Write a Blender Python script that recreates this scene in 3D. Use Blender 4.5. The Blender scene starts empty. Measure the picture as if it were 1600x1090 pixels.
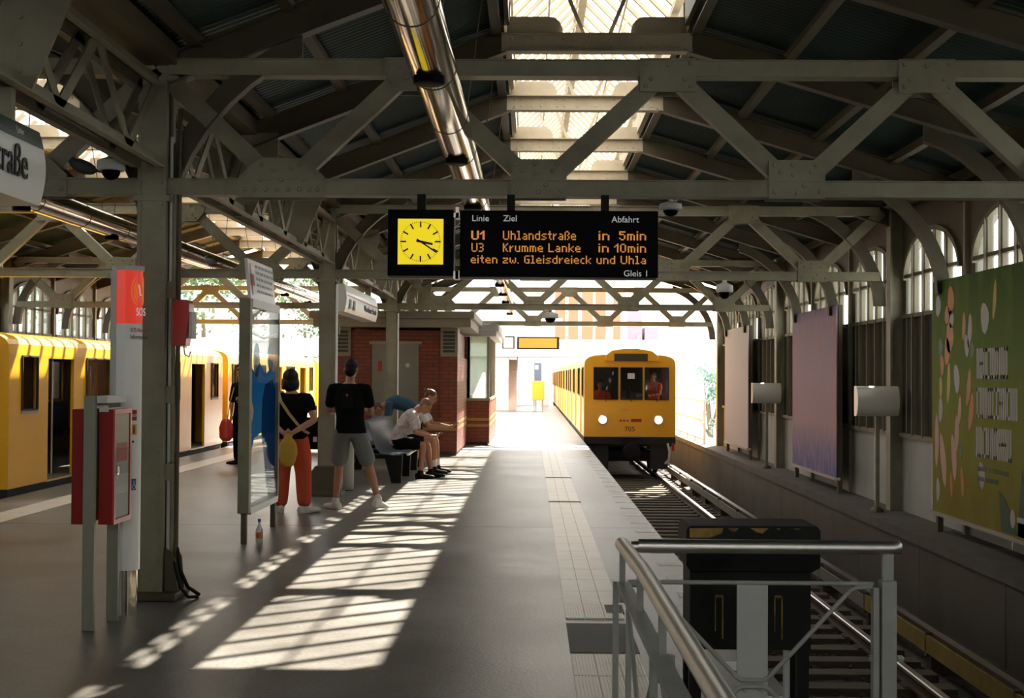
import bpy, math, random
from mathutils import Vector, Matrix
random.seed(7)
scene = bpy.context.scene
COL = scene.collection
PI = math.pi
R = math.radians

# ------------------------------------------------------------------ camera
cam_data = bpy.data.cameras.new('camera'); cam = bpy.data.objects.new('camera', cam_data); COL.objects.link(cam)
cam_data.sensor_width = 36.0; cam_data.lens = 50.0
cam_data.clip_start = 0.05; cam_data.clip_end = 900
cam.matrix_world = (Matrix.Translation((0, 0, 1.6)) @ Matrix.Rotation(R(0.77), 4, 'Z')
                    @ Matrix.Rotation(R(90 + 1.083), 4, 'X') @ Matrix.Rotation(R(0.35), 4, 'Z'))
scene.camera = cam

# ------------------------------------------------------------------ sky and sun
world = bpy.data.worlds.new('sky'); scene.world = world; world.use_nodes = True
bg = world.node_tree.nodes['Background']
bg.inputs['Color'].default_value = (1.0, 0.968, 0.915, 1)
bg.inputs['Strength'].default_value = 4.2
sun_data = bpy.data.lights.new('sun', 'SUN'); sun = bpy.data.objects.new('sun', sun_data); COL.objects.link(sun)
sun_data.energy = 28.0; sun_data.angle = R(0.53); sun_data.color = (1.0, 0.90, 0.77)
sun.rotation_euler = Vector((-0.42, -1.18, -1.0)).to_track_quat('-Z', 'Y').to_euler()
sun.location = (10, 40, 30)

vs = scene.view_settings
vs.view_transform = 'Standard'; vs.look = 'None'; vs.gamma = 1.0; vs.use_curve_mapping = False
vs.exposure = 0.15

# ------------------------------------------------------------------ materials
def mat(name, col, rough=0.6, metal=0.0, grime=None, gscale=3.0, gamt=0.5, bump=0.0, bscale=40.0, emit=None, estr=0.0,
        stretch=None, spec=None, coat=0.0):
    m = bpy.data.materials.new(name); m.use_nodes = True
    nt = m.node_tree; b = nt.nodes['Principled BSDF']
    b.inputs['Base Color'].default_value = (*col, 1); b.inputs['Roughness'].default_value = rough
    b.inputs['Metallic'].default_value = metal
    if spec is not None: b.inputs['Specular IOR Level'].default_value = spec
    if coat: b.inputs['Coat Weight'].default_value = coat; b.inputs['Coat Roughness'].default_value = 0.1
    tc = None
    def coord():
        nonlocal tc
        if tc is None:
            t = nt.nodes.new('ShaderNodeNewGeometry'); tc = t.outputs['Position']
            if stretch:
                mp = nt.nodes.new('ShaderNodeMapping'); mp.inputs['Scale'].default_value = stretch
                nt.links.new(tc, mp.inputs['Vector']); tc = mp.outputs['Vector']
        return tc
    if grime:
        n = nt.nodes.new('ShaderNodeTexNoise'); n.inputs['Scale'].default_value = gscale
        n.inputs['Detail'].default_value = 6; n.inputs['Roughness'].default_value = 0.65
        nt.links.new(coord(), n.inputs['Vector'])
        r = nt.nodes.new('ShaderNodeValToRGB'); r.color_ramp.elements[0].position = 0.42; r.color_ramp.elements[1].position = 0.72
        nt.links.new(n.outputs['Fac'], r.inputs['Fac'])
        ml = nt.nodes.new('ShaderNodeMath'); ml.operation = 'MULTIPLY'; ml.inputs[1].default_value = gamt
        nt.links.new(r.outputs['Color'], ml.inputs[0])
        mx = nt.nodes.new('ShaderNodeMix'); mx.data_type = 'RGBA'
        nt.links.new(ml.outputs[0], mx.inputs['Factor'])
        mx.inputs['A'].default_value = (*col, 1); mx.inputs['B'].default_value = (*grime, 1)
        nt.links.new(mx.outputs['Result'], b.inputs['Base Color'])
    if bump:
        n2 = nt.nodes.new('ShaderNodeTexNoise'); n2.inputs['Scale'].default_value = bscale; n2.inputs['Detail'].default_value = 4
        nt.links.new(coord(), n2.inputs['Vector'])
        bp = nt.nodes.new('ShaderNodeBump'); bp.inputs['Strength'].default_value = bump; bp.inputs['Distance'].default_value = 0.01
        nt.links.new(n2.outputs['Fac'], bp.inputs['Height']); nt.links.new(bp.outputs['Normal'], b.inputs['Normal'])
    if emit:
        b.inputs['Emission Color'].default_value = (*emit, 1); b.inputs['Emission Strength'].default_value = estr
    return m

def glass_mat(name, tint, gloss=0.1, rough=0.02, dirt=0.0, dirtcol=(.5, .5, .45)):
    m = bpy.data.materials.new(name); m.use_nodes = True; nt = m.node_tree; nt.nodes.clear()
    out = nt.nodes.new('ShaderNodeOutputMaterial')
    t = nt.nodes.new('ShaderNodeBsdfTransparent'); t.inputs['Color'].default_value = (*tint, 1)
    g = nt.nodes.new('ShaderNodeBsdfGlossy'); g.inputs['Roughness'].default_value = rough
    mx = nt.nodes.new('ShaderNodeMixShader'); mx.inputs[0].default_value = gloss
    nt.links.new(t.outputs[0], mx.inputs[1]); nt.links.new(g.outputs[0], mx.inputs[2])
    last = mx
    if dirt:
        d = nt.nodes.new('ShaderNodeBsdfTranslucent'); d.inputs['Color'].default_value = (*dirtcol, 1)
        m2 = nt.nodes.new('ShaderNodeMixShader'); m2.inputs[0].default_value = dirt
        nt.links.new(last.outputs[0], m2.inputs[1]); nt.links.new(d.outputs[0], m2.inputs[2]); last = m2
    nt.links.new(last.outputs[0], out.inputs['Surface'])
    return m

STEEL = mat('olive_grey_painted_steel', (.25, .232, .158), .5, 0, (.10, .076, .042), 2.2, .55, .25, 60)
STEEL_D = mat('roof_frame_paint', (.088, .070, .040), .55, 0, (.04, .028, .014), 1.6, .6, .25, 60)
CREAM = mat('cream_skylight_paint', (.50, .43, .32), .6, 0, (.24, .18, .11), 3, .4)
ROOFM = mat('dark_green_corrugated_sheet', (.010, .030, .026), .55, 0, (.006, .012, .011), 1.2, .6)
SKYGLASS = glass_mat('skylight_glass', (.90, .91, .89), .06, .05, .06, (.75, .75, .7))
WINGLASS = glass_mat('wall_window_glass', (.93, .97, .96), .05, .03, .05, (.7, .78, .75))
CLEAR = glass_mat('clear_glass', (.92, .94, .93), .10, .01)
TRAINGLASS = glass_mat('train_glass', (.85, .86, .84), .10, .02)
DARKWALL = mat('dark_brown_cladding', (.045, .042, .028), .6, 0, (.02, .018, .012), 2, .5)
BATTEN = mat('cladding_rib_paint', (.20, .17, .12), .6)
PANEL = mat('pale_grey_panel', (.36, .37, .35), .5, 0, (.24, .23, .21), 1.5, .5)
LEDGE = mat('sooty_concrete_ledge', (.10, .09, .075), .8, 0, (.05, .045, .036), 2, .7, .4, 30)
TRACKWALL = mat('sooty_track_wall', (.075, .062, .045), .7, 0, (.035, .028, .02), 1.2, .8, .3, 20)
BALLAST = mat('sooty_ballast', (.075, .066, .054), .95, 0, (.02, .017, .014), 9, .8, 1.0, 22)
SLEEPER = mat('weathered_sleeper', (.11, .092, .07), .9, 0, (.05, .04, .03), 6, .6, .5, 50, stretch=(1, 6, 6))
RAIL = mat('polished_rail_steel', (.62, .60, .57), .28, .9, (.3, .22, .15), 2, .3)
RUST = mat('rusty_rail_side', (.10, .066, .042), .85)
YELBOARD = mat('faded_yellow_board', (.30, .20, .03), .8, 0, (.12, .085, .03), 3, .6)
GREYBOARD = mat('dirty_grey_board', (.20, .18, .15), .8)
CHROME = mat('polished_steel_tube', (.62, .54, .44), .12, 1.0, (.42, .30, .18), 5, .5, .10, 3, stretch=(3, .5, 3))
MIRROR = mat('mirror_box_steel', (.86, .83, .78), .3, .35)
INOX = mat('brushed_stainless_steel', (.68, .67, .64), .38, 1.0)
RAILPAINT = mat('grey_painted_railing', (.33, .34, .31), .5, 0, (.22, .2, .16), 6, .3, .2, 80)
BLACK = mat('worn_black_paint', (.006, .007, .006), .6, 0, (.016, .015, .01), 8, .5, spec=.2)
BLACKGLOSS = mat('black_housing', (.002, .003, .003), .5, spec=.05)
YELWORN = mat('worn_yellow_paint', (.30, .18, .025), .7, 0, (.015, .015, .01), 14, .95)
GREYPLATE = mat('light_grey_steel_plate', (.42, .44, .42), .5, 0, (.3, .29, .26), 5, .4)
ORANGE_LED = mat('amber_led', (.9, .4, .05), .5, emit=(1.0, .36, .05), estr=.45)
WHITE_TXT = mat('backlit_white_lettering', (.7, .7, .7), .5, emit=(.8, .85, .85), estr=.25)
CLOCKY = mat('backlit_yellow_dial', (.9, .75, .02), .5, emit=(1.0, .76, .012), estr=.62)
CLOCKW = mat('backlit_white_dial', (.85, .85, .75), .5, emit=(1, .98, .85), estr=.5)
AMBERPANEL = mat('amber_display_panel', (.45, .15, .008), .5, emit=(1, .28, .01), estr=.35)
TXTBLACK = mat('black_print', (.012, .012, .012), .5)
WHITEP = mat('white_enamel', (.86, .86, .84), .35)
SIGNW = mat('white_sign_enamel', (.88, .88, .87), .35, coat=.1)
SIGNG = mat('dark_green_sign_band', (.035, .075, .058), .3, coat=.4)
REDP = mat('red_enamel', (.42, .018, .012), .35, coat=.3)
REDBOX = mat('dark_red_box_paint', (.27, .010, .008), .5, spec=.25)
REDLIT = mat('backlit_red_panel', (.75, .03, .015), .3, emit=(1, .05, .02), estr=.35)
ORANGEP = mat('orange_print', (.9, .33, .05), .5, emit=(1, .3, .05), estr=.2)
SIGNGREY = mat('light_grey_powder_coat', (.50, .51, .50), .4)
BLUEP = mat('blue_print', (.02, .10, .30), .5)
YELP = mat('yellow_sticker', (.75, .42, .02), .5)
TRAINY = mat('train_yellow_paint', (.92, .45, .010), .32, 0, (.72, .33, .01), 1.0, .35, coat=.1)
TRAINDARK = mat('train_underframe_black', (.012, .012, .013), .7)
TRAININ = mat('train_interior', (.10, .105, .075), .6)
TRAINGREY = mat('train_trim_grey', (.30, .30, .28), .5)
LAMP = mat('headlight_lens', (1, .95, .8), .1, emit=(1, .85, .6), estr=2.2)
BRICK = mat('glazed_red_brick', (.235, .050, .024), .45, 0, (.15, .03, .015), 14, .5)
BRICKY = mat('ochre_brick_band', (.40, .22, .05), .45)
MORTAR = mat('mortar', (.12, .06, .04), .8)
DOORGREY = mat('grey_metal_door', (.22, .21, .17), .5)
KIOSKTRIM = mat('kiosk_fascia_paint', (.30, .27, .20), .6)
SKIN = mat('skin', (.50, .25, .155), .5)
SKIN2 = mat('tanned_skin', (.40, .185, .105), .5)
HAIRB = mat('black_hair', (.006, .0045, .004), .55, spec=.25)
HAIRBR = mat('brown_hair', (.09, .045, .022), .5)
HAIRBL = mat('short_fair_hair', (.20, .10, .05), .55)
CLBLACK = mat('black_cotton', (.004, .004, .0045), .9, spec=.1)
CLGREY = mat('grey_cotton', (.15, .155, .145), .85)
CLRED = mat('rust_red_cloth', (.52, .07, .022), .85)
CLBLUE = mat('navy_cotton', (.018, .07, .12), .85)
CLWHITE = mat('white_cotton', (.62, .60, .60), .85)
CLFLORAL = mat('white_floral_print_cotton', (.58, .55, .57), .85, 0, (.36, .16, .15), 18, .9)
CLVEST = mat('red_hi_vis_vest', (.85, .07, .04), .7)
SHOEW = mat('white_sneaker', (.62, .58, .54), .6)
SHOEB = mat('black_sneaker', (.006, .006, .006), .7, spec=.2)
BAGY = mat('mustard_bag_cloth', (.52, .30, .03), .8)
STRAP = mat('tan_strap', (.50, .34, .14), .7)
CONCRETE = mat('pale_concrete', (.42, .40, .37), .8, 0, (.3, .28, .25), 1.5, .5)
OUTWHITE = mat('white_render', (.58, .59, .60), .8)
FARBRICK = mat('far_orange_brick', (.40, .15, .085), .8)
FARLILAC = mat('far_lilac_render', (.26, .21, .26), .8)
FARGLASS = mat('far_window_glass', (.28, .34, .42), .2)
STREET = mat('street', (.40, .40, .39), .9)
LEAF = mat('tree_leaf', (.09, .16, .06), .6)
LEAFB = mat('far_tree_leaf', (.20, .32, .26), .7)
BARK = mat('bark', (.12, .09, .06), .9)
PIGEON = mat('grey_feathers', (.06, .065, .075), .7)
WHITEPAINT = mat('white_edge_paint', (.72, .70, .66), .7, 0, (.4, .39, .37), 12, .5)
TILE = mat('ribbed_tactile_tile', (.66, .59, .50), .42, 0, (.50, .44, .36), 4, .5)
TILEDARK = mat('dark_infill_asphalt', (.11, .11, .105), .75, bump=.4, bscale=90)

def floor_mat():
    m = bpy.data.materials.new('worn_platform_asphalt'); m.use_nodes = True; nt = m.node_tree
    b = nt.nodes['Principled BSDF']
    g = nt.nodes.new('ShaderNodeNewGeometry')
    n1 = nt.nodes.new('ShaderNodeTexNoise'); n1.inputs['Scale'].default_value = .7; n1.inputs['Detail'].default_value = 8; n1.inputs['Roughness'].default_value = .62
    n2 = nt.nodes.new('ShaderNodeTexNoise'); n2.inputs['Scale'].default_value = 45; n2.inputs['Detail'].default_value = 3
    nt.links.new(g.outputs['Position'], n1.inputs['Vector']); nt.links.new(g.outputs['Position'], n2.inputs['Vector'])
    r1 = nt.nodes.new('ShaderNodeValToRGB')
    e = r1.color_ramp.elements; e[0].position = .34; e[0].color = (.085, .077, .065, 1); e[1].position = .66; e[1].color = (.235, .221, .200, 1)
    nt.links.new(n1.outputs['Fac'], r1.inputs['Fac'])
    r2 = nt.nodes.new('ShaderNodeValToRGB'); e = r2.color_ramp.elements; e[0].position = .3; e[0].color = (.72, .72, .72, 1); e[1].position = .7; e[1].color = (1.15, 1.15, 1.15, 1)
    nt.links.new(n2.outputs['Fac'], r2.inputs['Fac'])
    mx = nt.nodes.new('ShaderNodeMix'); mx.data_type = 'RGBA'; mx.blend_type = 'MULTIPLY'; mx.inputs['Factor'].default_value = 1
    nt.links.new(r1.outputs['Color'], mx.inputs['A']); nt.links.new(r2.outputs['Color'], mx.inputs['B'])
    # dark round stains
    v = nt.nodes.new('ShaderNodeTexVoronoi'); v.inputs['Scale'].default_value = 1.1
    nt.links.new(g.outputs['Position'], v.inputs['Vector'])
    rv = nt.nodes.new('ShaderNodeValToRGB'); e = rv.color_ramp.elements; e[0].position = .05; e[0].color = (.55, .55, .55, 1); e[1].position = .16; e[1].color = (1, 1, 1, 1)
    nt.links.new(v.outputs['Distance'], rv.inputs['Fac'])
    m2 = nt.nodes.new('ShaderNodeMix'); m2.data_type = 'RGBA'; m2.blend_type = 'MULTIPLY'; m2.inputs['Factor'].default_value = .55
    nt.links.new(mx.outputs['Result'], m2.inputs['A']); nt.links.new(rv.outputs['Color'], m2.inputs['B'])
    nt.links.new(m2.outputs['Result'], b.inputs['Base Color'])
    rr = nt.nodes.new('ShaderNodeMapRange'); rr.inputs['To Min'].default_value = .26; rr.inputs['To Max'].default_value = .50
    nt.links.new(n1.outputs['Fac'], rr.inputs['Value']); nt.links.new(rr.outputs['Result'], b.inputs['Roughness'])
    bp = nt.nodes.new('ShaderNodeBump'); bp.inputs['Strength'].default_value = .25; bp.inputs['Distance'].default_value = .006
    nt.links.new(n2.outputs['Fac'], bp.inputs['Height']); nt.links.new(bp.outputs['Normal'], b.inputs['Normal'])
    return m
ASPHALT = floor_mat()

# ------------------------------------------------------------------ mesh helpers
V = Vector
class MB:
    def __init__(s): s.v = []; s.f = []
    def add(s, vs, fs):
        o = len(s.v); s.v += [tuple(p) for p in vs]; s.f += [tuple(i + o for i in f) for f in fs]; return s
    def box(s, x0, x1, y0, y1, z0, z1):
        return s.add([(x0,y0,z0),(x1,y0,z0),(x1,y1,z0),(x0,y1,z0),(x0,y0,z1),(x1,y0,z1),(x1,y1,z1),(x0,y1,z1)],
                     [(0,3,2,1),(4,5,6,7),(0,1,5,4),(1,2,6,5),(2,3,7,6),(3,0,4,7)])
    def beam(s, p, q, w, h, up=(0,0,1), off=(0,0,0)):
        p = V(p) + V(off); q = V(q) + V(off); d = (q - p).normalized(); u = V(up)
        sd = d.cross(u)
        if sd.length < 1e-4: sd = d.cross(V((1,0,0)))
        sd.normalize(); u = sd.cross(d).normalized()
        a = sd * (w/2); b = u * (h/2)
        return s.add([p-a-b, p+a-b, p+a+b, p-a+b, q-a-b, q+a-b, q+a+b, q-a+b],
                     [(0,1,2,3),(7,6,5,4),(0,4,5,1),(1,5,6,2),(2,6,7,3),(3,7,4,0)])
    def loft(s, rings, cap=True, closed=True):
        n = len(rings[0]); vs = [p for r in rings for p in r]; fs = []
        for i in range(len(rings)-1):
            for j in range(n if closed else n-1):
                k = (j+1) % n
                fs.append((i*n+j, i*n+k, (i+1)*n+k, (i+1)*n+j))
        if cap:
            fs.append(tuple(range(n))[::-1]); fs.append(tuple((len(rings)-1)*n + j for j in range(n)))
        return s.add(vs, fs)
    def tube(s, pts, r, n=8, cap=True):
        pts = [V(p) for p in pts]; m = len(pts)
        rr = r if isinstance(r, (list, tuple)) else [r]*m
        rings = []; ref = None
        for i, p in enumerate(pts):
            d = (pts[min(i+1, m-1)] - pts[max(i-1, 0)]).normalized()
            if ref is None:
                ref = d.cross(V((0,0,1)))
                if ref.length < .1: ref = d.cross(V((0,1,0)))
            a = (ref - d*ref.dot(d)).normalized(); b = d.cross(a); ref = a
            rings.append([p + (a*math.cos(2*PI*j/n) + b*math.sin(2*PI*j/n))*rr[i] for j in range(n)])
        return s.loft(rings, cap)
    def prism(s, poly, axis, a, b):
        def P(u, w, t):
            return {'x': (t,u,w), 'y': (u,t,w), 'z': (u,w,t)}[axis]
        n = len(poly)
        vs = [P(u,w,a) for u,w in poly] + [P(u,w,b) for u,w in poly]
        fs = [tuple(range(n)), tuple(range(2*n-1, n-1, -1))] + [(i, i+n, (i+1)%n+n, (i+1)%n) for i in range(n)]
        return s.add(vs, fs)
    def lathe(s, prof, c=(0,0,0), n=16, axis='z'):
        c = V(c); rings = []
        for r, t in prof:
            ring = []
            for j in range(n):
                a = 2*PI*j/n; u, w = r*math.cos(a), r*math.sin(a)
                ring.append(c + V({'z': (u,w,t), 'y': (u,t,w), 'x': (t,u,w)}[axis]))
            rings.append(ring)
        return s.loft(rings)
    def ell(s, c, rx, ry, rz, n=12, m=8, rot=None):
        c = V(c); rings = []
        for i in range(m+1):
            t = PI*(i+.02*(1 if i==0 else (-1 if i==m else 0)))/m
            rings.append([c + ((rot @ q) if rot else q) for q in
                [V((rx*math.sin(t)*math.cos(2*PI*j/n), ry*math.sin(t)*math.sin(2*PI*j/n), -rz*math.cos(t))) for j in range(n)]])
        return s.loft(rings)
    def rivet(s, p, r=.014, ax='y', sg=-1):
        n = 6; vs = []; p = V(p)
        for rr, t in ((r, 0), (r*.7, r*.55)):
            for j in range(n):
                u, w = rr*math.cos(2*PI*j/n), rr*math.sin(2*PI*j/n)
                vs.append(p + V({'y': (u, sg*t, w), 'x': (sg*t, u, w), 'z': (u, w, sg*t)}[ax]))
        return s.add(vs, [(j, (j+1)%n, (j+1)%n+n, j+n) for j in range(n)] + [tuple(range(n, 2*n))])
    def mesh(s, name, m, off=(0,0,0)):
        me = bpy.data.meshes.new(name); o = V(off)
        me.from_pydata([tuple(V(p) - o) for p in s.v], [], s.f); me.update()
        if m: me.materials.append(m)
        return me
    def build(s, name, m, parent=None, smooth=None, bevel=0, world=True, recalc=True):
        off = root_loc(parent) if (parent and world) else (0,0,0)
        me = s.mesh(name, m, off)
        fix(me, smooth)
        o = bpy.data.objects.new(name, me); COL.objects.link(o)
        if parent: o.parent = parent
        if bevel:
            bv = o.modifiers.new('bevel', 'BEVEL'); bv.width = bevel; bv.segments = 2; bv.limit_method = 'ANGLE'
        return o
import bmesh
def fix(me, smooth=None):
    bm = bmesh.new(); bm.from_mesh(me); bmesh.ops.recalc_face_normals(bm, faces=bm.faces); bm.to_mesh(me); bm.free()
    if smooth:
        for p in me.polygons: p.use_smooth = True
        if smooth < 179: me.set_sharp_from_angle(angle=R(smooth))
def root_loc(o):
    while o.parent: o = o.parent
    return o.location.copy()
def thing(name, label, cat, loc=(0,0,0), group=None, rz=0):
    o = bpy.data.objects.new(name, None); COL.objects.link(o); o.location = loc; o.rotation_euler = (0,0,rz)
    o.empty_display_size = .1
    o['label'] = label; o['category'] = cat
    if group: o['group'] = group
    return o
def struct(o, label=None, cat=None):
    o['kind'] = 'structure'
    if label: o['label'] = label
    if cat: o['category'] = cat
    return o
def tag(o, label, cat, group=None, kind=None):
    o['label'] = label; o['category'] = cat
    if group: o['group'] = group
    if kind: o['kind'] = kind
    return o
def stuff(o): o['kind'] = 'stuff'; return o
def inst(name, me, parent, loc=(0,0,0), rot=None, mods=None):
    o = bpy.data.objects.new(name, me); COL.objects.link(o)
    if parent:
        o.parent = parent; o.location = V(loc) - root_loc(parent)
    else: o.location = loc
    if rot: o.rotation_euler = rot
    return o
def text_mesh(txt, size, m, name, parent, origin, right, up, depth=.002, align='LEFT', width=None, bold=0):
    """flat lettering: 'right' and 'up' are world unit vectors of the reading direction"""
    cu = bpy.data.curves.new('t', 'FONT'); cu.body = txt; cu.size = size; cu.align_x = align; cu.extrude = depth; cu.offset = bold
    cu.resolution_u = 3
    ob = bpy.data.objects.new('t', cu); COL.objects.link(ob)
    dg = bpy.context.evaluated_depsgraph_get(); dg.update()
    me = bpy.data.meshes.new_from_object(ob.evaluated_get(dg)); bpy.data.objects.remove(ob)
    r = V(right).normalized(); u = V(up).normalized(); nrm = r.cross(u)
    xs = [v.co.x for v in me.vertices] or [0]
    k = 1.0
    if width: k = width / max(1e-6, max(xs) - min(xs))
    off = root_loc(parent) if parent else V((0,0,0))
    for v in me.vertices:
        v.co = V(origin) - off + r*v.co.x*k + u*v.co.y + nrm*v.co.z
    me.materials.clear(); me.materials.append(m); me.name = name
    o = bpy.data.objects.new(name, me); COL.objects.link(o)
    if parent: o.parent = parent
    return o
def holes_wall(mb, U, W, openings, P):
    """tiles the rectangle U x W with quads, leaving out the openings; P(u, w) gives the point"""
    us = sorted(set([U[0], U[1]] + [c for o in openings for c in o[:2]])); ws = sorted(set([W[0], W[1]] + [c for o in openings for c in o[2:]]))
    us = [u for u in us if U[0] <= u <= U[1]]; ws = [w for w in ws if W[0] <= w <= W[1]]
    for i in range(len(us)-1):
        for j in range(len(ws)-1):
            cu, cw = (us[i]+us[i+1])/2, (ws[j]+ws[j+1])/2
            if any(o[0] < cu < o[1] and o[2] < cw < o[3] for o in openings): continue
            mb.add([P(us[i],ws[j]), P(us[i+1],ws[j]), P(us[i+1],ws[j+1]), P(us[i],ws[j+1])], [(0,1,2,3)])
ORD = ['nearest', 'second', 'third', 'fourth', 'fifth', 'sixth', 'seventh', 'eighth', 'ninth', 'tenth', 'eleventh', 'twelfth', 'thirteenth']
# ================================================================== STRUCTURE
XC = -2.71                    # line of the middle columns
XW = 4.65                     # inner line of the wall columns on the right
BAY = 8.7; Y1 = 10.2; FR = 2.9
YEND = Y1 + 3*BAY             # 36.3, open end of the hall
YBACK = Y1 - 6*FR             # -7.2, behind the viewer
def mxr(x): return 2*XC - x   # mirror into the hall over the far track

# ---- platform floor: slabs with open joints
XL, XR_ = -6.71, 1.31
f = MB()
cuts = [YBACK, 4.0, 15.1, 26.2, 37.3, 48.4, 59.5, 77.0]
for a, b in zip(cuts, cuts[1:]):
    f.box(XL, XR_, a+.006, b-.006, -.16, 0)
f.box(XL+.12, XR_-.12, YBACK, 77, -1.3, -.012)
floor = struct(f.build('floor', ASPHALT), 'worn grey asphalt island platform with pale worn patches', 'floor')

def tile_mesh(w, l, ribs):
    t = MB(); t.box(-w/2, w/2, -l/2, l/2, 0, .006)
    for i in range(ribs):
        x = -w/2 + (i+.5)*w/ribs
        t.box(x - w/ribs*.28, x + w/ribs*.28, -l/2+.006, l/2-.006, .006, .010)
    me = t.mesh('tactile_tile', TILE); fix(me); return me
TM = tile_mesh(.126, .594, 7); TMF = tile_mesh(.126, .594, 0)
y = 3.4
while y < 34.5:
    if not (8.3 < y+.3 < 9.3):
        for i in range(3): inst('tactile_tile', TM if y < 9.5 else TMF, floor, (.302 + .131*i, y+.3, 0))
    y += .6
b = MB(); b.box(.237, .64, 8.26, 9.24, 0, .004); b.build('patch', TILEDARK, floor)
b = MB(); b.box(.52, .64, 9.62, 9.95, .0, .0105); b.build('patch', TILEDARK, floor)
for yy in (18.1, 22.4): b = MB(); b.box(.235, .64, yy-.05, yy+.05, 0, .0105); b.build('patch', TILEDARK, floor)
TM2 = tile_mesh(.40, .594, 0)
y = 12.0
while y < 36: inst('tactile_tile', TM2, floor, (-5.85, y+.3, 0)); y += .6
w = MB(); w.box(-.095, .095, -.12, .12, 0, .003); wm = w.mesh('edge_mark', WHITEPAINT); fix(wm)
for k in range(34): inst('edge_mark', wm, floor, (1.19, 6.2 + .86*k, 0))

# ---- low ground far below the viaduct
g = MB(); g.box(-260, 260, -40, 420, -7.2, -7.0); ground = struct(g.build('ground', STREET), 'pale street ground far below the viaduct', 'ground')

# ---- track beds (in the hall and out on the viaduct)
def track_floor(x0, x1, name):
    t = MB(); nx, ny = 10, 230
    vs = []; fs = []
    for j in range(ny+1):
        for i in range(nx+1):
            yy = -7 + 102*j/ny; xx = x0 + (x1-x0)*i/nx
            vs.append((xx, yy, -1.07 + random.uniform(-.025, .03)))
    for j in range(ny):
        for i in range(nx): a = j*(nx+1)+i; fs.append((a, a+1, a+nx+2, a+nx+1))
    t.add(vs, fs)
    t.box(x0, x1, -7, 95, -1.5, -1.2)
    return struct(t.build(name, BALLAST), 'dark sooty ballast bed under the ' + ('right' if x0 > 0 else 'left') + ' track', 'track bed')
track_floor(1.2, 4.4, 'floor_track_right'); track_floor(-9.8, -6.6, 'floor_track_left')

def stone_mesh(seed, x0, x1, n):
    rnd = random.Random(seed); s = MB()
    for _ in range(n):
        c = V((rnd.uniform(x0, x1), 6 + 30*rnd.random()**1.3, -1.04)); r = rnd.uniform(.018, .04)
        pts = [c + V((rnd.uniform(.7,1.2)*r*a, rnd.uniform(.7,1.2)*r*b2, rnd.uniform(.5,.9)*r*d)) for a,b2,d in ((1,0,0),(0,1,0),(-1,0,0),(0,-1,0),(0,0,1),(0,0,-1))]
        s.add(pts, [(0,1,4),(1,2,4),(2,3,4),(3,0,4),(1,0,5),(2,1,5),(3,2,5),(0,3,5)])
    return s

SLM = MB(); SLM.box(-1.1, 1.1, -.12, .12, -.10, .06)
SLM.box(-.83, -.66, -.10, .10, .06, .075); SLM.box(.66, .83, -.10, .10, .06, .075)
SLMe = SLM.mesh('sleeper', SLEEPER); fix(SLMe)
def track(xc, side):
    t = thing('railway_track', 'steel railway track with dark sleepers under the %s yellow train' % side, 'railway track', (xc, 20, -1.05))
    for s in (-1, 1):
        xr = xc + s*.7525
        r = MB(); r.box(xr-.05, xr+.05, -6, 95, -.998, -.985); r.box(xr-.012, xr+.012, -6, 95, -.985, -.905)
        rl = r.build('rail', RUST, t)
        h = MB(); h.prism([(xr-.034,-.91),(xr+.034,-.91),(xr+.034,-.884),(xr+.026,-.875),(xr-.026,-.875),(xr-.034,-.884)], 'y', -6, 95)
        h.build('rail_head', RAIL, rl)
    for k in range(62):
        inst('sleeper', SLMe, t, (xc, 3.0 + .57*k, -1.06 + .0))
    stuff(stone_mesh(3 + int(xc), xc-1.1, xc+1.05, 3000).build('ballast_stones', BALLAST, t))
    return t
track(2.49, 'right'); track(mxr(2.49), 'left')

# live rail beside the right track
t = thing('third_rail', 'live rail with faded yellow guard board running beside the right track', 'third rail', (3.72, 20, -1.05))
b = MB(); b.box(3.62, 3.645, 2, 15.5, -.90, -.74); b.build('guard_board', YELBOARD, t)
b = MB(); b.box(3.62, 3.645, 15.52, 38, -.90, -.76); b.build('guard_board', GREYBOARD, t)
b = MB(); b.box(3.72, 3.80, 2, 38, -.80, -.745); b.build('contact_rail', RAIL, t)
b = MB(); b.box(3.74, 3.78, 2, 38, -.86, -.80); b.build('rail_web', RUST, t)
sup = MB(); sup.box(-.10, .10, -.05, .05, -.23, -.0); sup.box(-.14, -.09, -.03, .03, -.08, .14); sme = sup.mesh('bracket', RUST); fix(sme)
for k in range(15): inst('bracket', sme, t, (3.76, 3.5 + 2.4*k, -.855))

# ---- arched side walls
AW = 1.2
def arch_z(y): return 2.88 + .56*math.sqrt(max(0, 1 - (y/AW)**2))
HALF = FR/2
sp = MB()
arc = [(AW*math.cos(PI*k/20), 2.88 + .56*math.sin(PI*k/20)) for k in range(21)]
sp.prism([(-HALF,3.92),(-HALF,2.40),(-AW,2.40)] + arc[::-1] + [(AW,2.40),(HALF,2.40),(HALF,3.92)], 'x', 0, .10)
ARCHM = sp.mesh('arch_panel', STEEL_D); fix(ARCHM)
fr = MB()
for i in range(20):
    a, c = arc[i], arc[i+1]; fr.beam((-.02,a[0],a[1]), (-.02,c[0],c[1]), .06, .05, (1,0,0))
ARCHF = fr.mesh('arch_rim', BATTEN); fix(ARCHF)
MUY = [-.72, -.24, .24, .72]
mulM = {}
for yy in MUY:
    if abs(yy) not in mulM:
        q = MB(); top = arch_z(yy)
        q.box(-.03, .04, -.032, .032, .86, top); q.box(-.06, -.03, -.015, .015, .86, top)
        me = q.mesh('mullion', BATTEN); fix(me); mulM[abs(yy)] = me
q = MB(); q.box(-.035, .03, -AW, AW, 2.90, 2.945); TRANS = q.mesh('transom', STEEL_D); fix(TRANS)
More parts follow.
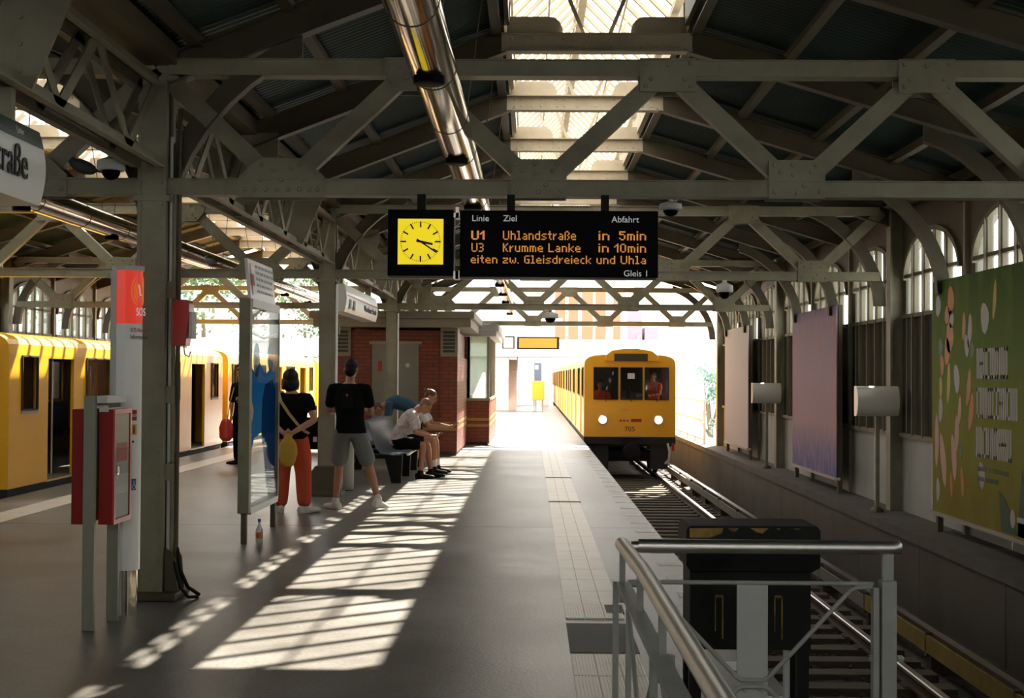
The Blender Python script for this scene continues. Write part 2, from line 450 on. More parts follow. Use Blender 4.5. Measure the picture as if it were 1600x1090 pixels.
q = MB(); q.box(-.05, .06, -AW-.1, AW+.1, 2.38, 2.43); SILLW = q.mesh('window_ledge', STEEL_D); fix(SILLW)
q = MB(); q.box(-.05, .06, -HALF, HALF, .83, .885); SILL = q.mesh('sill', BATTEN); fix(SILL)
edges = [-AW] + MUY + [AW]
paneM = []
for i in range(5):
    a, c = edges[i], edges[i+1]
    lo = MB(); lo.prism([(a,2.43),(c,2.43),(c,2.91),(a,2.91)], 'x', .02, .026)
    up = MB(); n = 5
    up.prism([(a,2.94),(c,2.94)] + [(c+(a-c)*k/n, max(2.95, arch_z(c+(a-c)*k/n))) for k in range(n+1)], 'x', .02, .026)
    l2 = lo.mesh('pane', WINGLASS); u2 = up.mesh('pane', WINGLASS); fix(l2); fix(u2); paneM += [l2, u2]
boardM = []
for i in range(5):
    a, c = edges[i], edges[i+1]
    q = MB(); q.box(.01, .05, a+.006, c-.006, .87, 2.40); me = q.mesh('cladding_board', DARKWALL); fix(me); boardM.append(me)
q = MB(); q.box(.0, .06, AW+.02, HALF, .87, 2.40); q.box(.0, .06, -HALF, -AW-.02, .87, 2.40); ENDB = q.mesh('cladding_board', DARKWALL); fix(ENDB)
q = MB(); q.box(0, .05, -HALF+.012, -.012, -.14, .83); PANELM = q.mesh('wall_panel', PANEL); fix(PANELM)
q = MB(); q.box(0, .05, .012, HALF-.012, -.14, .83); PANELM2 = q.mesh('wall_panel', PANEL); fix(PANELM2)
q = MB(); q.box(-.14, .06, -.07, .07, -.14, 3.9); q.box(-.17, -.14, -.11, .11, -.14, 3.9); POSTM = q.mesh('wall_post', STEEL); fix(POSTM)
q = MB(); q.box(-.05, .06, -.04, .04, -.14, 3.9); POST2 = q.mesh('wall_post', STEEL); fix(POST2)

def side_wall(name, xw, sgn, k0, k1, label):
    root = bpy.data.objects.new(name, None); COL.objects.link(root); root.location = (xw, 20, 0); struct(root, label, 'wall')
    rot = None if sgn > 0 else (0, 0, PI)
    def P(nm, me, yc): inst(nm, me, root, (xw, yc, 0), rot)
    for k in range(k0, k1):
        yc = Y1 + HALF + FR*k
        P('arch_panel', ARCHM, yc); P('arch_rim', ARCHF, yc); P('transom', TRANS, yc); P('window_ledge', SILLW, yc); P('sill', SILL, yc)
        for yy in MUY: inst('mullion', mulM[abs(yy)], root, (xw, yc+yy, 0), rot)
        for me in paneM: P('pane', me, yc)
        for me in boardM: P('cladding_board', me, yc)
        P('cladding_board', ENDB, yc); P('wall_panel', PANELM, yc); P('wall_panel', PANELM2, yc)
    for k in range(k0, k1+1):
        P('wall_post', POSTM if k % 3 == 0 else POST2, Y1 + FR*k)
    y0 = Y1 + FR*k0; y1 = Y1 + FR*k1
    d = sgn
    m = MB(); m.box(min(xw-.58*d, xw+.3*d), max(xw-.58*d, xw+.3*d), y0, y1+60, -.26, -.14); m.build('ledge', LEDGE, root)
    yy = y0
    q = MB()
    while yy < y1+60:
        q.box(min(xw-.55*d, xw+.3*d), max(xw-.55*d, xw+.3*d), yy+.008, min(yy+FR, y1+60)-.008, -1.4, -.255); yy += FR
    q.build('track_wall', TRACKWALL, root)
    return root
side_wall('wall_right', 4.90, 1, -6, 9, 'arched steel and glass side wall behind the billboards on the right')
side_wall('wall_left', mxr(4.90), -1, -6, 9, 'arched steel and glass side wall behind the left train')

# ---- roof
ZF = 4.60                                        # underside of the roof frames' flat middle
XA, XB = -.24, 1.42
ZR = ZF - .293*(4.9 - XB); ZLc = ZF - .375*(XA - XC)
def corr(x0, z0, x1, z1, L, name='roof_panel'):
    c = MB(); n = int(L/.09)*6; vs = []; fs = []
    for i in range(n+1):
        y = L*i/n; dz = .013*math.sin(2*PI*y/.09)
        vs += [(x0, y, z0+dz), (x1, y, z1+dz), (x0, y, z0+dz+.015), (x1, y, z1+dz+.015)]
    for i in range(n):
        a = 4*i; fs += [(a, a+1, a+5, a+4), (a+2, a+6, a+7, a+3)]
    c.add(vs, fs); me = c.mesh(name, ROOFM); fix(me)
    for p in me.polygons: p.use_smooth = True
    return me
ceil = bpy.data.objects.new('ceiling', None); COL.objects.link(ceil); ceil.location = (XC, 20, 4)
struct(ceil, 'dark green corrugated roof on steel purlins over both tracks', 'roof')
zs = ZF + .16 + .14
def slope_pt(x):                                   # height of the sheet over x
    return zs - .293*(x-XB) if x > XB else (zs - .375*(XA-x) if x < XA else zs)
PR = corr(XB, zs, 5.35, slope_pt(5.35), FR); PL = corr(XC-.02, slope_pt(XC-.02), XA, zs, FR)
PRm = corr(mxr(5.35), slope_pt(5.35), mxr(XB), zs, FR); PLm = corr(mxr(XA), zs, mxr(XC-.02), slope_pt(XC-.02), FR)
XM = (XA+XB)/2
PT1 = corr(XA-.1, zs+.27, XM, zs+1.22, FR); PT2 = corr(XM, zs+1.22, XB+.1, zs+.27, FR)
PT1m = corr(mxr(XM), zs+1.22, mxr(XA-.1), zs+.27, FR); PT2m = corr(mxr(XB+.1), zs+.27, mxr(XM), zs+1.22, FR)
K0S = 1                                            # the glazed ridge starts at frame 1
for k in range(-6, 9):
    y0 = Y1 + FR*k
    for me in (PR, PL, PRm, PLm): inst('roof_panel', me, ceil, (0, y0, 0))
    if k < K0S:
        for me in (PT1, PT2, PT1m, PT2m): inst('roof_panel', me, ceil, (0, y0, 0))
for side in (0, 1):
    mm = (lambda x: x) if side == 0 else mxr
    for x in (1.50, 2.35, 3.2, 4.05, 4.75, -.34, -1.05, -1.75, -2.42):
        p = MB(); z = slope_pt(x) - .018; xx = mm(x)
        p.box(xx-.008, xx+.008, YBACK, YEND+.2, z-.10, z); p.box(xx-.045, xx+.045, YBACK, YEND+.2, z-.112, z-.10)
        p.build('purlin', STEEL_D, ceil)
    for x in (XA, XB):
        g = MB(); g.box(mm(x)-.02, mm(x)+.02, YBACK, Y1+FR, zs-.06, zs+.36); g.build('lantern_curb', STEEL_D, ceil)
gt = MB(); gt.box(XC-.16, XC+.16, YBACK, YEND+.3, slope_pt(XC)-.16, slope_pt(XC)-.02); gt.build('valley_gutter', STEEL_D, ceil)

# ---- glazed ridges
def skylight(mm, label):
    t = thing('skylight', label, 'skylight', (mm((XA+XB)/2), 24, zs))
    x0, x1, xm = mm(XA), mm(XB), mm((XA+XB)/2)
    ya, yb = Y1+FR*K0S, YEND+.25
    ze, zr = zs+.36, zs+1.20
    for x in (x0, x1):
        c = MB(); c.box(x-.03, x+.03, ya, yb, zs-.06, zs+.16); c.box(x-.045, x+.045, ya, yb, ze-.05, ze+.01); c.build('curb', CREAM, t)
        n = 9*int(round((yb-ya)/8.7))
        for k in range(25):
            yy = ya + .02 + .966*k
            if yy < yb: p = MB(); p.box(x-.022, x+.022, yy-.022, yy+.022, zs+.16, ze-.05); p.build('curb_post', CREAM, t)
    r = MB(); r.beam((xm, ya, zr), (xm, yb, zr), .09, .14); r.box(xm-.07, xm+.07, ya, yb, zr+.05, zr+.08); r.build('ridge_beam', CREAM, t)
    nb = int((yb-ya)/.4833)
    sl = math.atan2(zr-ze, abs(x1-xm)); L = math.hypot(zr-ze, x1-xm)
    for sgn, xe in ((1, x0), (-1, x1)):
        sg = 1 if xe < xm else -1
        bm_ = MB(); bm_.beam((xe - sg*.10, 0, ze - .09), (xm, 0, zr+.01), .062, .040); me = bm_.mesh('glazing_bar', CREAM); fix(me)
        pm = MB(); d = V((xm-xe, 0, zr-ze)); nn = V((-d.z, 0, d.x)).normalized()*.036*(1 if sg > 0 else -1)
        a = V((xe - sg*.12, .018, ze-.105)) + nn*.7; c2 = V((xm - sg*.02, .018, zr-.02)) + nn*.7
        pm.add([a, c2, c2 + V((0,.447,0)), a + V((0,.447,0))], [(0,1,2,3)]); pme = pm.mesh('pane', SKYGLASS)
        for k in range(nb+1):
            yy = ya + .02 + .4833*k
            inst('glazing_bar', me, t, (0, yy, 0))
            if k < nb: inst('pane', pme, t, (0, yy, 0))
    # mid purlins under the glass
    for x in ((x0+xm)/2, (x1+xm)/2):
        p = MB(); p.beam((x, ya, (ze+zr)/2-.06), (x, yb, (ze+zr)/2-.045), .018, .03); p.build('glazing_purlin', CREAM, t)
    for k in range(K0S, 10):
        yy = Y1 + FR*k
        for s in (-1, 1):
            p = MB(); p.beam((xm + s*.12, yy, ZF+.16), (xm + s*.50, yy, zr-.42), .035, .02, (0,1,0)); p.build('brace_rod', CREAM, t)
    return t
skylight(lambda x: x, 'long glazed gable skylight over the right half of the hall')
skylight(mxr, 'long glazed gable skylight over the left half of the hall')

# ---- roof frames (rafters with a flat riveted middle)
def frame(k, mm, side):
    y = Y1 + FR*k
    i = k + 1
    t = thing('roof_frame', '%s riveted roof rafter frame from the viewer in the %s half of the hall' % (ORD[i], side), 'roof frame', (mm(.6), y, 3.6), 'roof rafter frames, %s half' % side)
    zt = ZF + .16
    fl = MB(); a, c = sorted((mm(XA-.05), mm(XB+.05)))
    fl.box(a, c, y-.012, y+.012, ZF, zt); fl.box(a, c, y-.07, y+.07, ZF-.012, ZF); fl.box(a, c, y-.07, y+.07, zt-.012, zt)
    o = fl.build('collar_beam', CREAM, t)
    rv = MB()
    for x in (.0, .1, .28, .36, .92, 1.0, 1.14, 1.24, 1.34, -.12, -.2, .5, .72):
        for z in (ZF+.042, ZF+.118): rv.rivet((mm(x), y-.012, z), .014)
    stuff(rv.build('rivets', CREAM, o))
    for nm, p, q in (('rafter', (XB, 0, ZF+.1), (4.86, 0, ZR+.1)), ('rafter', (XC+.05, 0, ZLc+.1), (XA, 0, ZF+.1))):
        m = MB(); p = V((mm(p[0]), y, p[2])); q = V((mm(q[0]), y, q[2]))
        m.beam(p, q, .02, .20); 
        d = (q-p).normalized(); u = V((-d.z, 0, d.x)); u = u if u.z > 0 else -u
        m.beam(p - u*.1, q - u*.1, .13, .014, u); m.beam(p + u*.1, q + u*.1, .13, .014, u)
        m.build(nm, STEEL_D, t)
    if k >= K0S:
        for x, s in ((XA, 1), (XB, -1)):       # rounded corner plates on the collar beam
            pl = [(mm(x + s*.0), zt), (mm(x + s*.52), zt)] + [(mm(x + s*(.52 - .12*(1-math.cos(a)))), zt + .16*math.sin(a)) for a in (.3, .6, .9, 1.2, 1.57)] + [(mm(x), zt+.16)]
            c3 = MB(); c3.prism(pl, 'y', y-.012, y+.012); c3.build('corner_plate', CREAM, t)
    # curved knee plates at both feet
    for xe, ze, s in ((XW, ZR+.02, -1), (XC, ZLc-.03, 1)):
        n = 8; ro, dep = 1.0, 1.05
        if k % 3 != 0 and xe == XC:
            tr = MB(); x0 = XC   # inverted trapezoid plate standing on the lattice girder
            if mm(1.0) == 1.0:
                tr.prism([(x0-.12, 3.06), (x0+.12, 3.06), (x0+.36, 3.62), (x0+.36, ZLc+.16), (x0-.36, ZLc+.16), (x0-.36, 3.62)], 'y', y-.012, y+.012)
                pl = tr.build('foot_plate', STEEL, t)
                rv = MB()
                for zz in (3.16, 3.30, 3.44, 3.58, 3.70):
                    for xx in (-.06, .06): rv.rivet((x0+xx, y-.012, zz), .014)
                stuff(rv.build('rivets', STEEL, pl))
            continue
        slope = .293 if s < 0 else .375
        top = [(xe + s*1.0*u, ze + slope*1.0*u) for u in (0, 1)]
        low = []
        for j in range(n+1):
            a = PI/2*j/n
            # quarter ellipse from the rafter to the post
            low.append((xe + s*(.10 + .95*(1-math.sin(a))), ze - .95*(1-math.cos(a)) + slope*.95*(1-math.sin(a)) - .10))
        wd = .15; outer = [(x - s*wd*math.sin(PI/2*j/n), z + wd*math.cos(PI/2*j/n)) for j, (x, z) in enumerate(low)]
        poly = [(mm(x), z) for x, z in low + outer[::-1]]
        m = MB(); m.prism(poly, 'y', y-.012, y+.012)
        kp = m.build('knee_plate', STEEL_D, t)
        e = MB()
        for j in range(n):
            e.beam((mm(low[j][0]), y, low[j][1]), (mm(low[j+1][0]), y, low[j+1][1]), .11, .014, (0,0,1) if j < n/2 else (1,0,0))
        e.build('knee_flange', STEEL_D, kp)
    return t
for k in range(-1, 10):
    frame(k, lambda x: x, 'right'); frame(k, mxr, 'left')

# ---- lattice trusses across the hall at each column
ZB, ZT = 2.94, 3.80
def truss(i, mm, side, extra):
    y = Y1 + BAY*i
    t = thing('roof_truss', '%s grey lattice truss across the %s half of the hall%s' % (ORD[i], side, extra), 'truss', (mm(.9), y, ZB), 'lattice trusses, %s half' % side)
    pw = 1.8375
    bn = [XC + pw*(.5+j) for j in range(4)]; tn = [XC + pw*j for j in range(5)]
    ch, dp = .115, .15
    def chord(nm, z, x0, x1):
        a, c = sorted((mm(x0), mm(x1)))
        m = MB()
        for s in (-1, 1):
            ys = y + s*dp/2
            m.box(a, c, ys-.006, ys+.006, z-ch/2, z+ch/2)
        m.box(a, c, y-dp/2, y+dp/2, z-ch/2, z-ch/2+.008); m.box(a, c, y-dp/2-.03, y+dp/2+.03, z+ch/2-.008, z+ch/2)
        return m.build(nm, STEEL, t)
    chord('bottom_chord', ZB, XC+.1, XW-.05); chord('top_chord', ZT, XC+.1, XW-.05)
    seq = [(tn[j], ZT) if h == 0 else (bn[j], ZB) for j in range(5) for h in (0, 1) if not (h == 1 and j == 4)]
    for a, c in zip(seq, seq[1:]):
        m = MB(); m.beam((mm(a[0]), y, a[1]), (mm(c[0]), y, c[1]), .13, .10, (0,1,0)); 
        m.build('diagonal', STEEL, t)
    def plate(poly, rv):
        for s in (-1, 1):
            ys = y + s*(dp/2+.012)
            m = MB(); m.prism([(mm(a), c) for a, c in poly], 'y', ys-.006, ys+.006); pl = m.build('gusset_plate', STEEL, t)
            if s < 0:
                r = MB()
                for a, c in rv: r.rivet((mm(a), ys-.006, c), .017)
                stuff(r.build('rivets', STEEL, pl))
    for j, x in enumerate(bn):
        if j == 0:
            plate([(x-.30, ZB-.075),(x+.30, ZB-.075),(x+.30, ZB+.08),(x+.17, ZB+.205),(x-.17, ZB+.205),(x-.30, ZB+.08)],
                  [(x+u, ZB-.02) for u in (-.26,-.19,-.11,-.03,.05,.13,.2,.26)] + [(x+u, ZB+.05) for u in (-.15,.0,.16)] + [(x-.14, ZB+.16),(x-.06, ZB+.12),(x+.07, ZB+.13),(x+.13, ZB+.16)])
        else:
            plate([(x-.20, ZB-.07),(x+.20, ZB-.07),(x+.20, ZB+.205),(x-.20, ZB+.205)],
                  [(x+u, ZB+w) for u, w in ((-.16,.17),(-.12,.12),(-.03,.17),(-.03,.10),(.05,.02),(.13,.17),(.10,.12),(.16,-.02),(-.16,-.02),(0,-.03))])
    for j, x in enumerate(tn[1:-1]):
        if j == 0:
            plate([(x-.19, ZT+.07),(x+.19, ZT+.07),(x+.19, ZT-.05),(x+.09, ZT-.17),(x-.09, ZT-.17),(x-.19, ZT-.05)],
                  [(x-.15, ZT+.03),(x-.07, ZT),(x+.0, ZT+.03),(x+.1, ZT),(x-.03, ZT-.08),(x-.07, ZT-.13),(x+.05, ZT-.13)])
        else:
            plate([(x-.20, ZT+.07),(x+.20, ZT+.07),(x+.20, ZT-.17),(x-.20, ZT-.17)],
                  [(x-.16, ZT+.03),(x+.16, ZT+.03),(x, ZT+.02),(x-.12, ZT-.08),(x+.12, ZT-.08),(x-.16, ZT-.13),(x+.16, ZT-.13)])
    return t
ex = [', carrying the departure board', '', ' beyond the kiosk front', ' at the open far end']
exl = ['', ' behind the emergency pillar', '', ' at the open far end']
for i in range(4):
    truss(i, lambda x: x, 'right', ex[i]); truss(i, mxr, 'left', exl[i])

# ---- middle columns
def column(i):
    y = Y1 + BAY*i
    lab = ['thick grey riveted steel column nearest the viewer beside the emergency pillar', 'grey steel column with rounded pedestal behind the standing couple',
           'grey steel column in front of the brick kiosk door', 'far grey steel column hidden behind the brick kiosk'][i]
    t = thing('steel_column', lab, 'column', (XC, y, 0), 'middle columns')
    m = MB(); w, d = .090, .12
    m.box(XC-w, XC+w, y-d, y-d+.012, .05, 3.7); m.box(XC-w, XC+w, y+d-.012, y+d, .05, 3.7)
    for s in (-1, 1): m.box(XC+s*(w-.03)-.006, XC+s*(w-.03)+.006, y-d+.012, y+d-.012, .05, 3.7)
    m.build('shaft', STEEL, t)
    for s in (-1, 1):
        q = MB(); q.box(XC+s*w-.010, XC+s*w+.014, y-d-.008, y-d+.055, .05, 3.7); q.box(XC+s*w-.010, XC+s*w+.014, y+d-.055, y+d+.008, .05, 3.7); q.build('corner_angle', STEEL, t)
    b = MB(); b.box(XC-.22, XC+.22, y-.22, y+.22, 0, .055); b.build('base_plate', STEEL_D, t, bevel=.01)
    for s in (-1, 1):
        b = MB(); b.prism([(XC+s*.115, .05), (XC+s*.21, .05), (XC+s*.19, .28), (XC+s*.16, .34), (XC+s*.115, .36)], 'y', y-.10, y-.085)
        b.prism([(XC+s*.115, .05), (XC+s*.21, .05), (XC+s*.19, .28), (XC+s*.16, .34), (XC+s*.115, .36)], 'y', y+.085, y+.10); b.build('base_gusset', STEEL_D, t)
    rv = MB()
    for z in [x*.16+.4 for x in range(21)]:
        for s in (-1, 1): rv.rivet((XC+s*.072, y-d, z), .009)
    for z in (2.30, 2.12, 1.5, 1.1, .7): rv.rivet((XC, y-d, z), .008)
    stuff(rv.build('rivets', STEEL, t))
    c = MB(); c.box(XC-.13, XC+.13, y-.14, y+.14, 2.83, 2.87); c.build('collar', STEEL, t)
    # conduits up the platform side
    for dx, r, zt, mt in ((.122, .013, 3.3, SIGNGREY), (.150, .014, 2.9, STEEL), (.182, .017, 3.5, STEEL_D)) if i == 0 else ((.122, .014, 3.0, STEEL),):
        q = MB(); q.tube([(XC+dx, y-.05, .06), (XC+dx, y-.05, zt)], r, 10); q.build('conduit', mt, t, smooth=40)
    for z in (.9, 1.45, 2.2):
        q = MB(); q.box(XC+.10, XC+.168, y-.085, y-.045, z-.06, z+.06); q.build('conduit_clip', STEEL, t)
    if i == 0:
        q = MB(); q.tube([(XC+.17,y-.08,.30),(XC+.20,y-.11,.20),(XC+.24,y-.14,.09),(XC+.29,y-.12,.02),(XC+.34,y-.05,.012)], .012, 8); q.build('loose_cable', BLACK, t, smooth=60)
        q = MB(); q.tube([(XC+.19,y-.05,.36),(XC+.22,y-.07,.20),(XC+.27,y-.05,.08),(XC+.33,y+.04,.014)], .014, 8); q.build('loose_cable', BLACK, t, smooth=60)
    if i == 1:
        q = MB(); q.prism([(XC-.20,0),(XC+.20,0),(XC+.20,.30),(XC+.13,.40),(XC-.13,.40),(XC-.20,.30)], 'y', y-.17, y+.17); q.build('pedestal', STEEL_D, t, bevel=.02)
    if i in (1, 2):
        q = MB(); q.tube([(XC+.135, y-.12, .42), (XC+.135, y-.12, 2.8)], .016, 10); q.build('conduit', SIGNW, t, smooth=40)
    return t
for i in range(4): column(i)

# ---- lattice girders along the column line
def girder(i):
    ya = Y1 + BAY*(i-1) + .225; yb = Y1 + BAY*i - .225
    lab = ['lattice girder running over the hanging sign at the upper left', 'lattice girder between the nearest and second middle columns',
           'lattice girder between the second and third middle columns', 'lattice girder between the third and last middle columns'][i]
    t = thing('lattice_girder', lab, 'girder', (XC, (ya+yb)/2, 3.1), 'lattice girders on the column line')
    zb, zt = 3.10, 3.66
    for nm, z in (('bottom_chord', zb), ('top_chord', zt)):
        m = MB()
        for s in (-1, 1): m.box(XC+s*.055-.006, XC+s*.055+.006, ya, yb, z-.045, z+.045); m.box(XC+s*.085-.035, XC+s*.085+.035, ya, yb, z-.045, z-.035)
        m.build(nm, STEEL, t)
    n = 6; L = (yb-ya)/n
    for j in range(n):
        for (p, q) in (((ya+j*L, zt), (ya+(j+.5)*L, zb)), ((ya+(j+.5)*L, zb), (ya+(j+1)*L, zt))):
            m = MB()
            for s in (-1, 1): m.beam((XC+s*.055, p[0], p[1]), (XC+s*.055, q[0], q[1]), .012, .085, (0,0,1))
            m.build('diagonal', STEEL, t)
    return t
for i in range(4): girder(i)
# ================================================================== LIGHT TUBES, SIGNS, CAMERAS
def light_tube(x, z, y0, y1, label):
    t = thing('light_tube', label, 'light tube', (x, (y0+y1)/2, z))
    r = .13
    m = MB(); m.tube([(x, y0 + (y1-y0)*k/12, z) for k in range(13)], r, 28); m.build('tube', CHROME, t, smooth=60)
    y = y0 + 1.2
    while y < y1:
        c = MB(); c.lathe([(r+.001, -.006), (r+.003, -.005), (r+.003, .005), (r+.001, .006)], (x, y, z), 28, 'y'); c.build('joint_ring', STEEL_D, t, smooth=40)
        y += 1.45
    y = y0 + 2.35
    while y < y1 - .5:
        s = MB(); s.lathe([(.075, -.16), (.085, -.155), (.085, -.115), (.05, -.105)], (x, y, z), 18); s.build('spotlight', BLACKGLOSS, t, smooth=40)
        y += 2.9
    y = Y1 - FR
    while y < y1:
        for s in (-1, 1):
            h = MB(); h.tube([(x + s*.06, y+.25, z+r-.02), (x + s*.22, y+.05, ZF-.01)], .005, 5); h.build('hanger_wire', STEEL_D, t)
        y += FR
    return t
light_tube(-.56, 3.33, 5.3, 37.5, 'long polished steel light tube hung under the right half of the roof')
light_tube(mxr(-.56), 3.30, 5.3, 37.5, 'long polished steel light tube hung under the left half of the roof')

# ---- clock and departure board under the nearest truss
F57 = {
'U':["10001","10001","10001","10001","10001","10001","01110"],'h':["1000","1000","1110","1001","1001","1001","1001"],'l':["110","010","010","010","010","010","111"],
'a':["0000","0000","0110","0001","0111","1001","0111"],'n':["0000","0000","1110","1001","1001","1001","1001"],'d':["0001","0001","0111","1001","1001","1001","0111"],
's':["0000","0000","0111","1000","0110","0001","1110"],'t':["010","010","111","010","010","010","001"],'r':["000","000","101","110","100","100","100"],
'ß':["0110","1001","1001","1010","1001","1001","1010"],'e':["0000","0000","0110","1001","1111","1000","0111"],'i':["1","0","1","1","1","1","1"],
'5':["1111","1000","1110","0001","0001","1001","0110"],'m':["00000","00000","11110","10101","10101","10101","10101"],'K':["1001","1010","1100","1100","1010","1010","1001"],
'u':["0000","0000","1001","1001","1001","1001","0111"],'L':["1000","1000","1000","1000","1000","1000","1111"],'k':["1000","1000","1001","1010","1100","1010","1001"],
'1':["001","011","101","001","001","001","001"],'0':["0110","1001","1001","1001","1001","1001","0110"],'z':["0000","0000","1111","0001","0110","1000","1111"],
'w':["00000","00000","10001","10001","10101","10101","01010"],'.':["0","0","0","0","0","0","1"],'G':["0111","1000","1000","1011","1001","1001","0111"],
'c':["000","000","011","100","100","100","011"],'3':["1110","0001","0001","0110","0001","0001","1110"],' ':["00"]*7}
def dots(parent, txt, x0, x1, z0, h, y, bold=False):
    cols = []
    for ch in txt:
        g = F57[ch]
        for c in range(len(g[0])): cols.append([g[r][c] for r in range(7)])
        cols.append(['0']*7)
    cols = cols[:-1]; dx = (x1-x0)/len(cols); dz = h/7; m = MB()
    for i, c in enumerate(cols):
        for r in range(7):
            if c[r] == '1':
                cx = x0 + (i+.5)*dx; cz = z0 + h - (r+.5)*dz; a = dx*(.72 if bold else .46); b_ = dz*.46
                m.add([(cx-a,y,cz-b_),(cx+a,y,cz-b_),(cx+a,y,cz+b_),(cx-a,y,cz+b_)], [(0,1,2,3)])
    stuff(m.build('led_lettering', ORANGE_LED, parent))

SY = 10.02                      # front plane of board and clock
sx = lambda px: (px-830)/221.0
sz = lambda py: 1.6 + (587-py)/221.0
t = thing('departure_board', 'black departure board with amber lettering hung from the nearest truss', 'departure board', (sx(872), SY+.1, sz(433)))
m = MB(); m.box(sx(718), sx(1027), SY, SY+.22, sz(433), sz(329)); m.build('housing', BLACKGLOSS, t, bevel=.006)
for x in (797, 945):
    m = MB(); m.box(sx(x)-.028, sx(x)+.028, SY+.08, SY+.14, sz(329), ZB-.05); m.build('hanger', BLACK, t)
scr = MB(); scr.box(sx(730), sx(1014), SY-.003, SY, sz(415), sz(355)); scr.build('screen', BLACKGLOSS, t)
yf = SY-.006
dots(t, 'U1', sx(736), sx(756), sz(375), .064, yf, True)
dots(t, 'Uhlandstraße', sx(785), sx(899), sz(375), .064, yf)
dots(t, 'in', sx(934), sx(951), sz(375), .064, yf); dots(t, '5min', sx(966), sx(1008), sz(375), .064, yf)
dots(t, 'U3', sx(736), sx(755), sz(394), .062, yf)
dots(t, 'Krumme Lanke', sx(785), sx(906), sz(394), .062, yf)
dots(t, 'in', sx(934), sx(950), sz(394), .062, yf); dots(t, '10min', sx(958), sx(1008), sz(394), .062, yf)
dots(t, 'eiten zw. Gleisdreieck und Uhla', sx(735), sx(1008), sz(412), .058, yf)
X_, Z_ = (1,0,0), (0,0,1)
for txt, a, b_, zz in (('Linie', 736, 762, 346), ('Ziel', 785, 806, 346), ('Abfahrt', 954, 997, 347), ('Gleis 1', 973, 1009, 431)):
    text_mesh(txt, .062, WHITE_TXT, 'lettering', t, (sx(a), SY-.003, sz(zz)), X_, Z_, .001, width=sx(b_)-sx(a))
t = thing('platform_clock', 'square yellow station clock in black housing beside the departure board', 'clock', (sx(657), SY+.1, sz(433)))
m = MB(); m.box(sx(605), sx(708), SY, SY+.22, sz(432), sz(328)); m.build('housing', BLACKGLOSS, t, bevel=.006)
cx, cz, hw = sx(656.5), sz(378.5), 35.5/221
m = MB(); m.box(cx-hw, cx+hw, SY-.006, SY+.01, cz-hw, cz+hw); m.build('dial', CLOCKY, t)
m = MB()
for k in range(60):
    a = 2*PI*k/60; big = k % 5 == 0
    r1 = .143; r0 = r1 - (.042 if big else .008); w = .011 if big else .004
    d = V((math.sin(a), 0, math.cos(a))); m.beam(V((cx,SY-.008,cz))+d*r0, V((cx,SY-.008,cz))+d*r1, .003, w, (math.cos(a),0,-math.sin(a)))
m.build('hour_marks', TXTBLACK, t)
for ang, ln, w, nm in ((102, .088, .016, 'hour_hand'), (124, .138, .011, 'minute_hand')):
    a = R(ang); d = V((math.sin(a), 0, math.cos(a)))
    m = MB(); m.beam(V((cx,SY-.012,cz))-d*.03, V((cx,SY-.012,cz))+d*ln, .003, w, (math.cos(a),0,-math.sin(a))); m.build(nm, TXTBLACK, t)
for za, zb_, zc in ((340, 333, 324), (436, 424, 424)):
    m = MB(); m.box(sx(708), sx(717.5), SY-.004, SY+.16, sz(za), sz(zb_)); m.box(sx(711), sx(716), SY-.004, SY+.05, sz(za), sz(zc)); m.build('coupling_bracket', INOX, t)
m = MB(); m.box(sx(656)-.03, sx(656)+.03, SY+.08, SY+.14, sz(328), ZB-.05); m.build('hanger', BLACK, t)

# ---- far departure board on its own gantry
t = thing('departure_board', 'small far amber departure board with white clock on a white gantry', 'departure board', (0, 50, 0))
fy = 50.0; fxx = lambda px: (px-830)/44.44; fzz = lambda py: 1.6+(587-py)/44.44
m = MB(); m.box(fxx(808), fxx(874), fy, fy+.25, fzz(545), fzz(526)); m.build('housing', BLACK, t)
m = MB(); m.box(fxx(811), fxx(870), fy-.01, fy, fzz(543), fzz(528)); m.build('screen', AMBERPANEL, t)
m = MB(); m.box(fxx(785), fxx(804), fy, fy+.25, fzz(544.5), fzz(525)); m.build('clock_housing', BLACK, t)
m = MB(); m.box(fxx(787), fxx(802), fy-.01, fy, fzz(543), fzz(527)); m.build('clock_dial', CLOCKW, t)
for px_ in (795, 820, 862): m = MB(); m.box(fxx(px_)-.03, fxx(px_)+.03, fy+.1, fy+.16, fzz(526), 3.55); m.build('hanger', OUTWHITE, t)
m = MB(); m.box(-2.6, 1.1, fy+.05, fy+.2, 3.5, 3.64); m.build('gantry_beam', OUTWHITE, t)
m = MB(); m.box(-2.6, -2.45, fy+.05, fy+.2, 0, 3.5); m.build('gantry_post', OUTWHITE, t)

